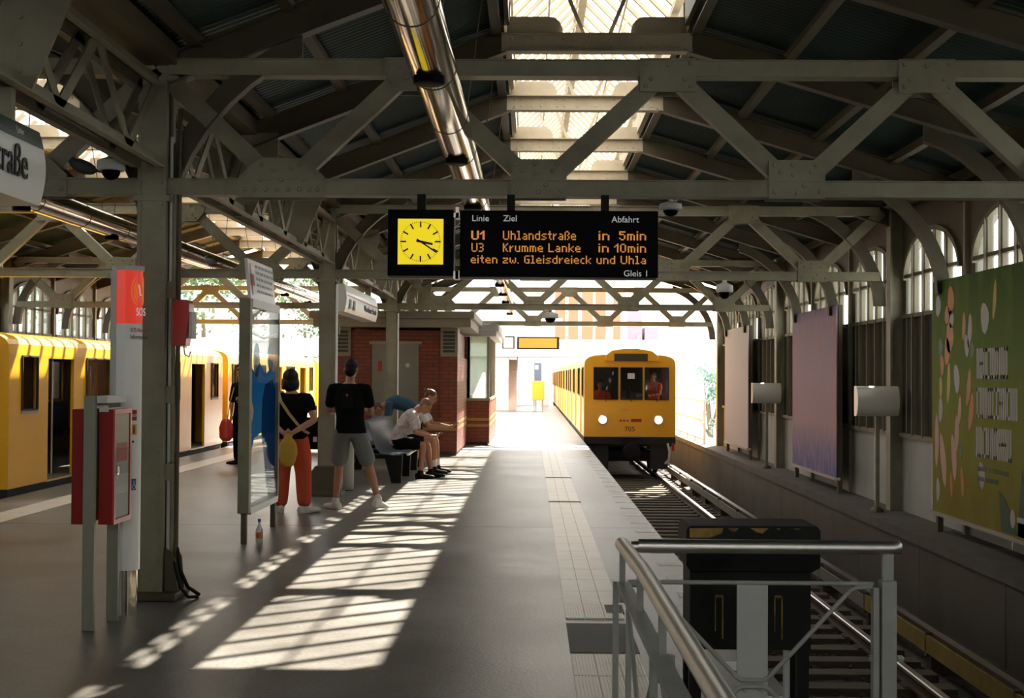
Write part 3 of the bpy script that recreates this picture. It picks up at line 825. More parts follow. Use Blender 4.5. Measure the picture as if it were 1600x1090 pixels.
# ---- hanging station name signs
def name_sign(yc, label, second):
    L = 2.0; x = XC + .01; zt, zb = 2.87, 2.48
    t = thing('station_sign', label, 'sign', (x, yc, zb), 'station name signs')
    prof = []
    n = 10
    for k in range(n+1):
        u = k/n; z = zb + (zt-zb)*u; bul = .085 + .05*math.sin(PI*(.12+.8*u)); prof.append((bul, z))
    poly = [(x+a, z) for a, z in prof] + [(x-a, z) for a, z in prof[::-1]]
    m = MB(); m.prism(poly, 'y', yc-L, yc+L); body = m.build('panel', SIGNW, t, smooth=30)
    cut = zt - .095
    for s in (1, -1):                                  # dark green band wrapped on the upper edge
        rings = []
        for yy in (yc-L+.02, yc+L-.006):
            rings.append([V((x + s*(.085+.05*math.sin(PI*(.12+.8*(z-zb)/(zt-zb)))+.003), yy, z)) for z in (cut, cut+.03, cut+.06, zt-.004)])
        m = MB(); m.loft(rings, cap=False, closed=False); m.build('header_band', SIGNG if not second else SIGNW, t)
    if not second:
        text_mesh('Warschauer Straße', .235, TXTBLACK, 'lettering', t, (x+.139, yc+.12, zb+.10), (0,1,0), (0,0,1), .003, width=1.6)
        text_mesh('Linie', .055, SIGNW, 'lettering', t, (x+.118, yc+1.62, cut+.03), (0,1,0), (-.25,0,1), .002)
    else:
        m = MB(); m.box(x+.1375, x+.1395, yc-L+.1, yc+L-.1, zb+.225, zb+.245); m.build('red_line', REDP, t)
        text_mesh('Warschauer Straße', .13, TXTBLACK, 'lettering', t, (x+.139, yc+.05, zb+.10), (0,1,0), (0,0,1), .003, width=1.7)
        for k in range(2):
            m = MB(); m.box(x+.137, x+.139, yc-1.7+.45*k, yc-1.48+.45*k, zb+.05, zb+.19); m.build('pictogram', BLUEP if k == 0 else TXTBLACK, t)
    for yy in (yc-L+.25, yc+L-.25):
        m = MB(); m.box(x-.05, x+.05, yy-.03, yy+.03, zt-.02, 3.053); m.build('hanger', STEEL, t)
name_sign(5.45, 'long white hanging sign ending in traße at the left edge', False)
name_sign(21.7, 'small far white hanging sign with a thin red line above the bench', True)

# ---- dome cameras
def dome(x, y, ztop, label, r=.11, k=1.0):
    t = thing('dome_camera', label, 'security camera', (x, y, ztop-.25), 'dome cameras')
    m = MB(); m.lathe([(.03*k, 0), (.03*k, -.03*k), (r, -.07*k), (r*1.05, -.14*k), (r*.95, -.16*k)], (x,y,ztop), 18); m.build('housing', SIGNGREY, t, smooth=35)
    m = MB(); m.lathe([(r*.68, -.155*k), (r*.66, -.19*k), (r*.5, -.225*k), (r*.25, -.245*k), (.005, -.25*k)], (x,y,ztop), 16); m.build('lens_dome', BLACKGLOSS, t, smooth=60)
dome(-2.95, 9.9, 3.14, 'dome camera at the top of the nearest column', .095, .75)
dome(1.0, 10.25, 2.88, 'dome camera right of the departure board', .08, .5)
dome(.37, 27.6, 2.88, 'dome camera under the third truss over the platform', .15)
dome(-5.5, 27.6, 2.88, 'dome camera left of the glass display case', .15)
dome(2.55, 18.8, 2.88, 'dome camera under the second truss over the right track')

# ---- emergency pillar
px0, py0 = -2.69, 9.455
t = thing('emergency_pillar', 'tall slim white emergency call pillar with red top beside the nearest column', 'emergency pillar', (px0, py0, 0))
A0 = R(66)                                   # turned towards the near platform edge
ex_ = V((math.cos(A0-PI/2), math.sin(A0-PI/2), 0)); ey_ = V((-ex_.y, ex_.x, 0))
# local section: u along ex_ (front, curved outwards), w along ey_
def psec(sc=1.0, u0=-.055, bulge=.05):
    pts = [(u0, -.085), (u0, .085)]
    for k in range(9):
        w = .085 - .17*k/8; pts.append((.045 + bulge*(1-(w/.085)**2), w))
    return [(a*sc, b*sc) for a, b in pts]
def pill(name, m_, z0, z1, sec, smooth=None):
    q = MB(); q.loft([[V((px0,py0,z)) + ex_*a + ey_*b for a, b in sec] for z in (z0, z1)]); return q.build(name, m_, t, smooth=smooth)
pill('base_shaft', SIGNGREY, 0, .30, [(-.055,-.08),(-.055,.08),(.02,.08),(.02,-.08)])
q = MB(); q.tube([V((px0,py0,.0))+ex_*.025, V((px0,py0,.31))+ex_*.025], .06, 16); q.build('base_tube', CHROME, t, smooth=40)
pill('panel', WHITEP, .30, 1.93, psec(), 30)
pill('side_frame', SIGNGREY, .28, 2.28, [(-.075,-.088),(-.075,.088),(-.03,.088),(-.03,-.088)])
pill('lit_head', REDLIT, 1.932, 2.285, psec(), 30)
pill('cap', SIGNGREY, 2.285, 2.315, psec(1.12), 30)
q = MB(); c0 = V((px0,py0,0))
def on_face(w, z, out=.003): return c0 + ex_*(.045 + .05*(1-(w/.085)**2) + out) + ey_*w + V((0,0,z))
# the curved face runs from w=+ to w=-; right when read = -ey_
for k, rr in enumerate((.075, .055, .038)):
    q = MB(); q.tube([on_face(.0 + .0 + rr*math.cos(a)*.8, 2.15 + rr*1.5*math.sin(a)) for a in [R(-55+110*j/10) for j in range(11)]], .0045, 5); q.build('wave_mark', ORANGEP, t)
for k, rr in enumerate((.075, .055, .038)):
    q = MB(); q.tube([on_face(-.0 - rr*math.cos(a)*.8, 2.15 + rr*1.5*math.sin(a)) for a in [R(-55+110*j/10) for j in range(11)]], .0045, 5); q.build('wave_mark', ORANGEP, t)
rd = ey_
q = MB(); q.tube([on_face(-.012, 2.19), on_face(.0, 2.12), on_face(.012, 2.12)], .005, 5); q.build('handset_mark', WHITE_TXT, t)
text_mesh('SOS', .075, WHITE_TXT, 'lettering', t, on_face(-.035, 1.985, .008), rd, Z_, .001, width=.09)
text_mesh('SOS-Notruf', .04, REDP, 'lettering', t, on_face(-.078, 1.875, .010) + ex_*.02, rd + ex_*.32, Z_, .001, width=.13)
text_mesh('Information', .04, TXTBLACK, 'lettering', t, on_face(-.078, 1.83, .010) + ex_*.02, rd + ex_*.32, Z_, .001, width=.13)
def sticker(w0, w1, z0, z1, m_, nm='sticker'):
    q = MB(); q.loft([[on_face(w0+(w1-w0)*k/3, z, .002) for k in range(4)] for z in (z0, z1)], cap=False, closed=False); q.build(nm, m_, t)
sticker(-.052, -.018, 1.29, 1.36, REDP); sticker(-.052, -.018, 1.195, 1.265, YELP); sticker(-.052, -.018, .83, .905, BLUEP)
text_mesh('i', .075, TXTBLACK, 'lettering', t, on_face(-.045, 1.205, .005), rd + ex_*.3, Z_, .001, bold=.002)
text_mesh('SOS', .022, WHITEP, 'lettering', t, on_face(-.050, 1.315, .005), rd + ex_*.4, Z_, .001)
q = MB(); q.tube([on_face(-.037, .893, .006), on_face(-.038, .865, .006), on_face(-.028, .860, .006), on_face(-.023, .842, .006)], .003, 5)
q.tube([on_face(-.036+.010*math.cos(a), .853+.012*math.sin(a), .006) for a in [R(60+240*j/8) for j in range(9)]], .0022, 5); q.build('wheelchair_mark', WHITEP, t)
for z in (1.15,): q = MB(); q.ell(on_face(-.04, z, 0), .008, .008, .008, 8, 5); q.build('button', BLACK, t)

# ---- red boxes on a post stand
t = thing('red_box_stand', 'pair of red metal boxes back to back on two grey posts', 'box stand', (-2.72, 9.0, 0))
for (x, y) in ((-2.745, 8.84), (-2.70, 9.20)):
    m = MB(); m.box(x-.037, x+.037, y-.02, y+.02, 0, 1.46); m.build('post', mat('stand_post_paint', (.25,.25,.20), .5) if y < 9 else bpy.data.materials['stand_post_paint'], t, bevel=.004)
m = MB(); m.box(-2.70, -2.635, 8.82, 9.24, 1.415, 1.46); m.build('top_bar', SIGNGREY, t)
m = MB(); m.box(-2.69, -2.64, 8.84, 9.20, 1.36, 1.385); m.build('shelf_bar', SIGNGREY, t)
RBX = [(-2.70, -2.60, 'red_box'), (-2.83, -2.785, 'red_box')]
m = MB(); m.box(-2.700, -2.612, 8.87, 9.25, .655, 1.375); bx = m.build('red_box', REDBOX, t, bevel=.004)
m = MB()
for a, b_, c, d in ((8.87, 9.25, 1.345, 1.375), (8.87, 9.25, .655, .685), (8.87, 8.905, .685, 1.345), (9.215, 9.25, .685, 1.345)): m.box(-2.612, -2.600, a, b_, c, d)
m.build('door_frame', REDP, bx)
m = MB(); m.box(-2.6115, -2.6095, 8.905, 9.215, .69, 1.34); m.build('leaflet', CLWHITE, bx)
m = MB(); m.box(-2.609, -2.608, 8.95, 9.17, 1.04, 1.16); m.build('leaflet_print', REDP, bx)
m = MB(); m.box(-2.609, -2.608, 8.93, 9.02, .985, 1.02); m.build('leaflet_print', BLUEP, bx)
m = MB(); m.box(-2.606, -2.603, 8.905, 9.215, .685, 1.345); m.build('glass', CLEAR, bx)
m = MB(); m.lathe([(.03,-.006),(.03,.004),(.02,.008)], (-2.600, 8.94, .99), 14, 'x'); m.build('lock', INOX, bx)
m = MB(); m.box(-2.87, -2.785, 8.87, 9.25, .655, 1.375); m.build('red_box', REDBOX, t, bevel=.004)

# ---- red alarm box on the column
t = thing('alarm_box', 'small red alarm box hung on the conduits of the nearest column', 'alarm box', (-2.45, 10.1, 1.8))
m = MB(); m.prism([(-2.54, 1.80), (-2.445, 1.80), (-2.42, 2.02), (-2.42, 2.10), (-2.44, 2.125), (-2.515, 2.125), (-2.54, 2.09)], 'y', 10.02, 10.17); bx = m.build('housing', REDP, t, bevel=.006)
m = MB(); m.box(-2.425, -2.40, 10.03, 10.16, 1.85, 2.04); m.build('front_plate', CLWHITE, t, bevel=.004)
m = MB(); m.tube([(-2.47,10.08,1.80),(-2.46,10.07,1.74),(-2.43,10.07,1.72),(-2.42,10.08,1.76)], .006, 6); m.build('cable', SIGNGREY, t, smooth=60)

# ---- glazed display case
DX = -2.70
t = thing('display_case', 'grey framed glass panel with blue figures and tilted white header sign', 'display case', (DX, 14.2, 0))
for y in (13.42, 14.93):
    w = .055 if y < 14 else .03
    m = MB(); m.box(DX-.055, DX+.052, y-w, y+w, .29, 2.32); m.build('post', STEEL, t, bevel=.004)
    m = MB(); m.box(DX-.025, DX+.025, y-.03, y+.03, 0, .29); m.build('leg', STEEL_D, t)
for z0, z1 in ((.27, .33), (2.24, 2.32)):
    m = MB(); m.box(DX-.05, DX+.055, 13.47, 14.90, z0, z1); m.build('frame_rail', SIGNGREY, t)
# printed poster: pale ground, blue figures
def pp(pts, m_, nm, out): 
    q = MB(); q.prism(pts, 'x', DX+.02+out, DX+.0215+out); q.build(nm, m_, t)
BL1 = glass_mat('blue_window_film', (.22, .52, .78), .04, .1, .72, (.16, .50, .85)); BL2 = glass_mat('pale_blue_window_film', (.55, .70, .80), .05, .1, .25, (.4, .52, .6))
BL3 = glass_mat('deep_blue_window_film', (.45, .60, .72), .04, .1, .25, (.05, .16, .30))
pp([(13.5,.74),(13.75,.98),(14.1,1.02),(14.3,.98),(14.42,.5),(14.88,.40),(14.88,1.60),(14.6,1.66),(14.3,1.60),(14.0,1.72),(13.75,1.62),(13.5,1.70)], BL1, 'film_print', .0)
pp([(14.12,1.0),(14.25,.8),(14.4,.45),(14.86,.42),(14.86,1.45),(14.7,1.55),(14.3,1.50),(14.15,1.35)], BL3, 'film_print', .003)
pp([(13.84+.16*math.cos(2*PI*k/12), 1.74+.17*math.sin(2*PI*k/12)) for k in range(12)], BL2, 'film_print', .003)
pp([(14.58+.18*math.cos(2*PI*k/12), 1.78+.15*math.sin(2*PI*k/12)) for k in range(12)], BL2, 'film_print', .003)
pp([(13.5,1.15),(13.62,1.15),(13.70,1.25),(13.6,1.35),(13.5,1.35)], mat('film_peach', (.6,.36,.26), .4), 'film_print', .006)
pp([(13.5,1.99),(14.2,1.95),(14.88,2.01),(14.88,2.03),(14.2,1.97),(13.5,2.01)], SIGNGREY, 'film_print', .003)
m = MB(); m.box(DX+.012, DX+.018, 13.47, 14.90, .33, 2.24); m.build('glass_back', glass_mat('frosted_glass', (.88,.90,.90), .04, .1, .25, (.8,.82,.82)), t)
m = MB(); m.box(DX+.044, DX+.049, 13.47, 14.90, .33, 2.24); m.build('glass_front', glass_mat('case_glass', (.93,.95,.95), .06, .02), t)
# header leaning back a little
hd = lambda y, z: V((DX + .045 - .10*(z-2.32), y, z))
m = MB(); m.loft([[hd(13.42, z) + V((dx,0,0)), hd(14.72, z) + V((dx,0,0))] for dx, z in ((0,2.32),(0,2.70),(-.03,2.70),(-.03,2.32))], cap=False, closed=False)
m.v = []; m.f = []
a, b_, c, d = hd(13.42,2.32), hd(14.72,2.32), hd(14.72,2.70), hd(13.42,2.70); o = V((-.03,0,0))
m.add([a,b_,c,d,a+o,b_+o,c+o,d+o], [(0,1,2,3),(7,6,5,4),(0,4,5,1),(1,5,6,2),(2,6,7,3),(3,7,4,0)]); m.build('header_sign', SIGNW, t)
m = MB(); e = V((.003,0,0))
m.add([hd(13.50,2.36)+e, hd(13.56,2.36)+e, hd(13.56,2.66)+e, hd(13.50,2.66)+e], [(0,1,2,3)]); m.add([hd(13.46,2.45)+e, hd(13.66,2.45)+e, hd(13.66,2.56)+e, hd(13.46,2.56)+e], [(0,1,2,3)]); m.build('red_mark', REDP, t)
PG = mat('pale_blue_grey_print', (.30,.34,.40), .5)
m = MB()
rnd = random.Random(5)
for r_ in range(5):
    z = 2.635 - .06*r_; y = 13.76
    while y < 14.6:
        l = rnd.uniform(.05, .16)
        m.add([hd(y,z)+e, hd(y+l,z)+e, hd(y+l,z+.026)+e, hd(y,z+.026)+e], [(0,1,2,3)]); y += l + .03
m.build('print_lines', PG, t)
# drink carton and bottle on the floor by the case
t = thing('drink_bottle', 'small blue and orange drink bottle left beside the display case', 'bottle', (-2.58, 13.55, 0))
m = MB(); m.lathe([(.033,0),(.035,.01),(.035,.12),(.012,.17),(.012,.20)], (-2.58,13.55,0), 14); m.build('body', glass_mat('bottle_plastic', (.7,.75,.8), .2, .1, .3), t, smooth=50)
m = MB(); m.lathe([(.036,.04),(.036,.10)], (-2.58,13.55,0), 14); m.build('paper_sleeve', mat('orange_label', (.7,.2,.05), .5), t)
m = MB(); m.lathe([(.015,.195),(.015,.225)], (-2.58,13.55,0), 12); m.build('cap', BLUEP, t)

# ---- front railing
RY = 5.07; rx0, rx1 = .33, 1.31
t = thing('railing', 'grey steel railing with polished tubular handrail in the right foreground', 'railing', (.8, RY, 0))
m = MB(); m.tube([(rx0+.055, RY, 1.0), (rx1-.02, RY, 1.0), (rx1, RY, 1.0), (rx1+.008, RY, 1.0)], [.025, .025, .024, .014], 18); m.build('handrail', INOX, t, smooth=50)
m = MB(); m.tube([(rx0-.002, RY+.015, 1.004), (rx0+.02, 4.4, 1.0), (rx0+.035, 1.2, 1.0)], [.025, .025, .025], 18); m.build('handrail', INOX, t, smooth=50)
m = MB(); m.tube([(rx0+.03, RY, .998), (rx0+.08, RY, .998)], .019, 12); m.build('handrail_elbow', INOX, t, smooth=40)
xr = (1385-830)/438.
m = MB(); m.box(xr-.026, xr+.026, RY-.03, RY+.03, 0, .885); m.build('post', RAILPAINT, t, bevel=.003)
m = MB(); m.box(xr-.019, xr+.019, RY-.012, RY+.012, .885, .978); m.build('post_neck', RAILPAINT, t)
m = MB(); m.box(xr-.054, xr-.034, RY-.022, RY+.022, 0, .86); m.build('frame_bar', RAILPAINT, t)
for z in (.61, .33):
    for dx in (-.066, .03):
        m = MB(); m.lathe([(.010,0),(.012,.004),(.012,.02),(.006,.026)], (xr+dx, RY-.005, z), 10, 'x'); m.build('bolt', RAILPAINT, t)
m = MB(); m.tube([(rx0+.02, RY, .872), (xr-.05, RY, .872)], .008, 8); m.build('cross_rod', RAILPAINT, t, smooth=50)
pxm = .79
m = MB(); m.box(pxm-.054, pxm+.054, RY-.004, RY+.012, 0, .865); m.build('centre_plate', GREYPLATE, t)
for s in (-1, 1):
    for zz, s2 in ((.53, 1), (.508, -1)):
        e0 = xr-.055 if s > 0 else rx0+.03
        zt_ = .862 if s2 > 0 else .18
        m = MB(); m.tube([(pxm, RY-.012, zz), (pxm+s*.04, RY-.012, zz), (pxm+s*.058, RY-.010, zz+s2*.012), (e0 - s*.075, RY-.004, zt_-s2*.012*1), (e0-s*.055, RY-.004, zt_-s2*.003), (e0, RY-.004, zt_)], .0085, 8)
        m.build('brace_rod', RAILPAINT, t, smooth=60)
for dx in (-.03, .03): m = MB(); m.lathe([(.007,-.02),(.007,0)], (pxm+dx, RY-.004, .495), 8, 'y'); m.build('bolt', RAILPAINT, t)
for y, x in ((RY, rx0), (3.75, rx0+.02), (2.45, rx0+.03)):
    m = MB(); m.box(x-.035, x-.015, y-.025, y+.01, 0, .872); m.box(x+.012, x+.03, y-.025, y+.01, 0, .872); m.build('post', RAILPAINT, t)
    m = MB(); m.box(x-.012, x+.008, y-.02, y+.006, .80, .982); m.build('post_neck', RAILPAINT, t)
m = MB(); m.beam((rx0, RY, .868), (rx0+.03, 1.2, .868), .05, .010); m.beam((rx0, RY, .14), (rx0+.03, 1.2, .14), .05, .010); m.build('side_rail', RAILPAINT, t)
for ya, yb in ((RY, 3.75), (3.75, 2.45)):
    for za, zb in ((.86, .15), (.15, .86)):
        m = MB(); m.tube([(rx0+.01, ya-.05, za), (rx0+.015, yb+.05, zb)], .008, 8); m.build('brace_rod', RAILPAINT, t)
m = MB(); m.tube([(rx0+.012, 4.42, .87), (rx0+.012, 4.42, .985)], .011, 8); m.build('handrail_support', RAILPAINT, t)

# ---- black desk behind the railing
cy0, cy1 = 5.55, 5.80; cs = 2222/5.55
cxx = lambda p: (p-830)/cs; czz = lambda p: 1.6-(p-587)/cs
t = thing('dispatch_desk', 'worn black metal desk with chipped yellow edge behind the railing', 'desk', (cxx(1175), 5.75, 0))
m = MB(); m.prism([(cxx(1073), czz(880)), (cxx(1080), czz(889)), (cxx(1268), czz(889)), (cxx(1281), czz(882)), (cxx(1281), czz(824)), (cxx(1276), czz(818)), (cxx(1079), czz(818)), (cxx(1073), czz(824))], 'y', cy0-.01, cy1+.05); m.build('top', BLACK, t, bevel=.004)
m = MB(); m.prism([(cxx(1078), czz(836)), (cxx(1078), czz(822)), (cxx(1130), czz(821)), (cxx(1128), czz(829)), (cxx(1118), czz(833)), (cxx(1108), czz(836))], 'y', cy0-.013, cy0-.0105); m.build('paint_patch', YELWORN, t)
for a, b_, c in ((1136, 1154, 827), (1172, 1200, 829), (1212, 1218, 824), (1230, 1250, 823)):
    m = MB(); m.prism([(cxx(a), czz(821)), (cxx(b_), czz(821)), (cxx((a+2*b_)/3), czz(c)), (cxx((2*a+b_)/3), czz(c-2))], 'y', cy0-.013, cy0-.0105); m.build('paint_patch', YELWORN, t)
m = MB(); m.box(cxx(1079), cxx(1267), cy0, cy1, czz(1010), czz(888)); m.build('body', BLACK, t, bevel=.004)
for x in (1079, 1246):
    for y in (cy0, cy1-.05): m = MB(); m.box(cxx(x), cxx(x)+.045, y, y+.045, 0, czz(1008)); m.build('leg', BLACK, t)
for x0, x1, ht in ((1118, 1131, 985), (1210, 1223, 930)):
    m = MB(); zt_ = czz(925); 
    m.box(cxx(x0), cxx(x1), cy0-.0025, cy0-.0005, zt_-.010, zt_); m.box(cxx(x1)-.005, cxx(x1), cy0-.0025, cy0-.0005, zt_-.17, zt_); m.box(cxx(x0), cxx(x0)+.004, cy0-.0025, cy0-.0005, zt_-.14, zt_); m.build('worn_frame_mark', YELWORN, t)
m = MB(); m.box(cxx(1230), cxx(1238), cy1-.2, cy1-.16, .0, czz(1010)); m.build('cable_duct', SIGNGREY, t)
# ================================================================== ADDED LIGHT-BLOCKING WALL (unseen, behind the viewer), BILLBOARDS, MIRROR BOXES
bw = MB(); bw.box(-10.4, 5.0, YBACK-.3, YBACK, 0, 3.5); struct(bw.build('wall_light_block', CONCRETE), 'unseen pale wall added behind the viewer to hold back daylight', 'wall')  # unseen wall, added to cut the skylight coming in from behind the camera

def billboard(i):
    yc = Y1 + BAY*(i+.5); lab = ['large green and yellow billboard on the right wall near the viewer', 'tall pink and violet billboard in the middle of the right wall', 'pale pinkish far billboard at the end of the right wall'][i]
    X0 = 4.60; t = thing('billboard', lab, 'billboard', (X0, yc, .1), 'wall billboards')
    zb, zt = .09, 2.70; ya, yb = yc-1.78, yc+1.78
    m = MB(); m.box(X0+.01, X0+.06, ya+.02, yb-.02, zb, zt); m.build('backing_board', DARKWALL, t)
    m = MB(); m.box(X0-.03, X0+.06, ya, yb, zb-.03, zb+.012); m.build('bottom_rail', INOX, t)
    for yy in (ya+.05, yb-.05):
        m = MB(); m.box(X0+.03, X0+.09, yy-.04, yy+.04, -.14, zt); m.build('stand', STEEL_D, t)
    # printed sheet, procedural colours
    mt = bpy.data.materials.new(['green_poster_print', 'pink_poster_print', 'pale_poster_print'][i]); mt.use_nodes = True; nt = mt.node_tree; b = nt.nodes['Principled BSDF']
    b.inputs['Roughness'].default_value = .75; b.inputs['Specular IOR Level'].default_value = .2
    g = nt.nodes.new('ShaderNodeNewGeometry'); sp_ = nt.nodes.new('ShaderNodeSeparateXYZ'); nt.links.new(g.outputs['Position'], sp_.inputs[0])
    mr = nt.nodes.new('ShaderNodeMapRange'); mr.inputs['From Min'].default_value = zb; mr.inputs['From Max'].default_value = zt; nt.links.new(sp_.outputs['Z'], mr.inputs['Value'])
    cr = nt.nodes.new('ShaderNodeValToRGB'); nt.links.new(mr.outputs['Result'], cr.inputs['Fac'])
    stops = [[(0, (.20,.14,.008)), (.35, (.23,.21,.03)), (.65, (.14,.20,.045)), (1, (.06,.11,.022))],
             [(0, (.14,.13,.30)), (.12, (.22,.18,.33)), (.3, (.46,.30,.34)), (.6, (.44,.31,.38)), (.93, (.36,.28,.36)), (1, (.17,.14,.28))],
             [(0, (.60,.50,.48)), (.5, (.64,.54,.50)), (1, (.58,.52,.50))]][i]
    e = cr.color_ramp.elements
    e[0].position = stops[0][0]; e[0].color = (*stops[0][1], 1); e[1].position = stops[-1][0]; e[1].color = (*stops[-1][1], 1)
    for p, c in stops[1:-1]: q = e.new(p); q.color = (*c, 1)
    n = nt.nodes.new('ShaderNodeTexNoise'); n.inputs['Scale'].default_value = [1.6, 3.5, 2][i]; n.inputs['Detail'].default_value = 5
    mp = nt.nodes.new('ShaderNodeMapping'); mp.inputs['Scale'].default_value = (1, 2.2, 1); nt.links.new(g.outputs['Position'], mp.inputs['Vector']); nt.links.new(mp.outputs['Vector'], n.inputs['Vector'])
    r2 = nt.nodes.new('ShaderNodeValToRGB'); r2.color_ramp.elements[0].position = .45; r2.color_ramp.elements[1].position = .68; nt.links.new(n.outputs['Fac'], r2.inputs['Fac'])
    ml = nt.nodes.new('ShaderNodeMath'); ml.operation = 'MULTIPLY'; ml.inputs[1].default_value = [.35, .5, .3][i]; nt.links.new(r2.outputs['Color'], ml.inputs[0])
    mx = nt.nodes.new('ShaderNodeMix'); mx.data_type = 'RGBA'; nt.links.new(ml.outputs[0], mx.inputs['Factor']); nt.links.new(cr.outputs['Color'], mx.inputs['A'])
    mx.inputs['B'].default_value = [(.24,.27,.07,1), (.58,.30,.27,1), (.66,.5,.44,1)][i]; nt.links.new(mx.outputs['Result'], b.inputs['Base Color'])
    m = MB(); m.box(X0-.006, X0+.01, ya, yb, zb, zt); sh = m.build('poster_sheet', mt, t)
    if i == 0:
        # flowers scattered down the left (far) side, white lettering, dark leaf at the near corner
        rnd = random.Random(11)
        cols = {k: mat('flower_'+k, c, .5) for k, c in dict(orange=(.50,.16,.03), lilac=(.38,.34,.38), pink=(.50,.28,.22), yellow=(.48,.33,.05), green=(.09,.13,.07)).items()}
        def petal(y, z, a, b_, c, rot):
            q = MB(); pts = []
            for k in range(10):
                th = 2*PI*k/10; u, w = a*math.cos(th), b_*math.sin(th)*(1 + .3*math.cos(th))
                pts.append((y + u*math.cos(rot) - w*math.sin(rot), z + u*math.sin(rot) + w*math.cos(rot)))
            q.prism(pts, 'x', X0-.009, X0-.006); q.build('flower_print', cols[c], sh)
        fl = [(16.1,2.42,.10,.12,'lilac'),(15.62,2.45,.12,.16,'orange'),(15.75,2.3,.10,.10,'orange'),(15.6,2.25,.09,.1,'lilac'),(15.65,2.05,.14,.17,'orange'),(15.75,1.9,.1,.15,'orange'),
              (15.95,1.75,.07,.12,'orange'),(16.0,1.95,.08,.1,'green'),(15.15,2.15,.06,.15,'orange'),(14.95,2.1,.07,.18,'lilac'),(15.05,1.95,.08,.12,'lilac'),(14.85,1.9,.06,.08,'green'),
              (14.45,2.22,.13,.16,'lilac'),(14.15,2.38,.05,.2,'yellow'),(15.7,1.55,.06,.22,'yellow'),(15.4,1.6,.10,.16,'lilac'),(14.98,1.5,.07,.2,'orange'),(14.9,1.25,.08,.2,'orange'),
              (16.0,1.25,.08,.14,'lilac'),(15.4,1.0,.08,.2,'pink'),(15.5,.75,.09,.25,'pink'),(15.9,.7,.1,.3,'pink'),(16.15,.9,.08,.3,'pink'),(15.25,.85,.05,.1,'green'),(15.2,.5,.06,.16,'orange'),
              (15.6,.45,.05,.14,'orange'),(14.55,.62,.10,.14,'lilac'),(16.1,.35,.07,.13,'lilac'),(16.0,1.5,.06,.12,'yellow'),(15.3,1.25,.06,.16,'pink')]
        for y, z, a, b_, c in fl: petal(y, z, a, b_, c, rnd.uniform(-.3, .3))
        WT = mat('pale_poster_lettering', (.40,.38,.38), .5)
        # illegible block lettering: narrow upright strokes with a few cross strokes, word by word (towards -Y)
        def strokes(y, z, h, words, m_, sw):
            for w in words:
                q = MB(); u = 0
                while u < w[1] - sw:
                    k = rnd.choice('IHEUNO'); lw = sw*2.6
                    yy = y - w[0] - u
                    q.box(X0-.009, X0-.006, yy-sw, yy, z, z+h)
                    if k in 'HUNO': q.box(X0-.009, X0-.006, yy-lw, yy-lw+sw, z, z+h)
                    if k == 'H': q.box(X0-.009, X0-.006, yy-lw, yy, z+h*.45, z+h*.57)
                    if k in 'EO': q.box(X0-.009, X0-.006, yy-lw, yy, z+h*.88, z+h); 
                    if k in 'EUO': q.box(X0-.009, X0-.006, yy-lw, yy, z, z+h*.12)
                    u += (lw if k != 'I' else sw) + sw*.55
                stuff(q.build('block_lettering', m_, sh))
        strokes(14.72, 1.60, .31, [(0, .27), (.32, .32), (.70, .24)], WT, .034)
        strokes(14.72, 1.20, .31, [(0, .45), (.50, .26), (.82, .44)], WT, .034)
        strokes(14.74, .80, .31, [(0, .40), (.46, .60)], WT, .034)
        strokes(14.70, .66, .045, [(0, .3), (.34, .12), (.5, .45)], cols['green'], .010)
        strokes(14.70, .56, .045, [(0, .22), (.26, .4)], cols['green'], .010)
        LG = mat('dark_green_leaf_print', (.012,.055,.022), .5)
        for pts in ([(14.02,.50),(13.85,.44),(13.65,.30),(13.5,.12),(13.95,.12)], [(13.36,.75),(13.46,.3),(13.48,.12),(13.18,.12),(13.24,.4)], [(13.5,.3),(12.85,.3),(12.85,.12),(13.5,.12)], [(13.1,.5),(13.0,.45),(12.86,.3),(12.86,.12),(13.1,.12)]):
            q = MB(); q.prism(pts, 'x', X0-.009, X0-.006); q.build('leaf_print', LG, sh)
        q = MB(); q.prism([(13.62+.07*math.cos(a), .27+.09*math.sin(a)) for a in [2*PI*k/12 for k in range(12)]], 'x', X0-.011, X0-.008); q.build('emblem', WT, sh)
        q = MB(); q.box(X0-.011, X0-.008, 13.2, 13.5, .25, .30); q.build('emblem_line', WT, sh)
for i in range(3): billboard(i)

def mirror_box(i):
    y = Y1 + BAY*(i+1) - .32; X0 = 4.52
    lab = ['polished steel mirror box on a post right of the pink billboard', 'polished steel mirror box on a post left of the pink billboard'][i]
    t = thing('mirror_box', lab, 'mirror box', (X0, y, -.14), 'mirror boxes')
    m = MB(); m.box(X0-.025, X0+.025, y+.02, y+.07, -.14, 1.12); m.build('post', STEEL, t)
    prof = []
    for k in range(13):
        a = -PI/2 + PI*k/12; prof.append((y - .12*math.cos(a)*1.0, 1.30 + .195*math.sin(a)))
    poly = prof + [(y+.10, 1.495), (y+.10, 1.105)]
    m = MB(); m.prism(poly, 'x', X0-.29, X0+.25); m.build('mirror_shell', MIRROR, t, smooth=40)
    m = MB(); m.prism([(a + (.004 if a < y else 0), z) for a, z in poly], 'x', X0+.25, X0+.265); m.build('end_cap', STEEL, t)
    m = MB(); m.box(X0-.03, X0+.03, y+.0, y+.08, 1.09, 1.12); m.build('bracket', STEEL, t)
    m = MB(); m.lathe([(.09, 0), (.085, .03), (.05, .06), (.03, .07)], (X0, y+.045, -.14), 14); m.build('foot', STEEL_D, t, smooth=40)
mirror_box(0); mirror_box(1)

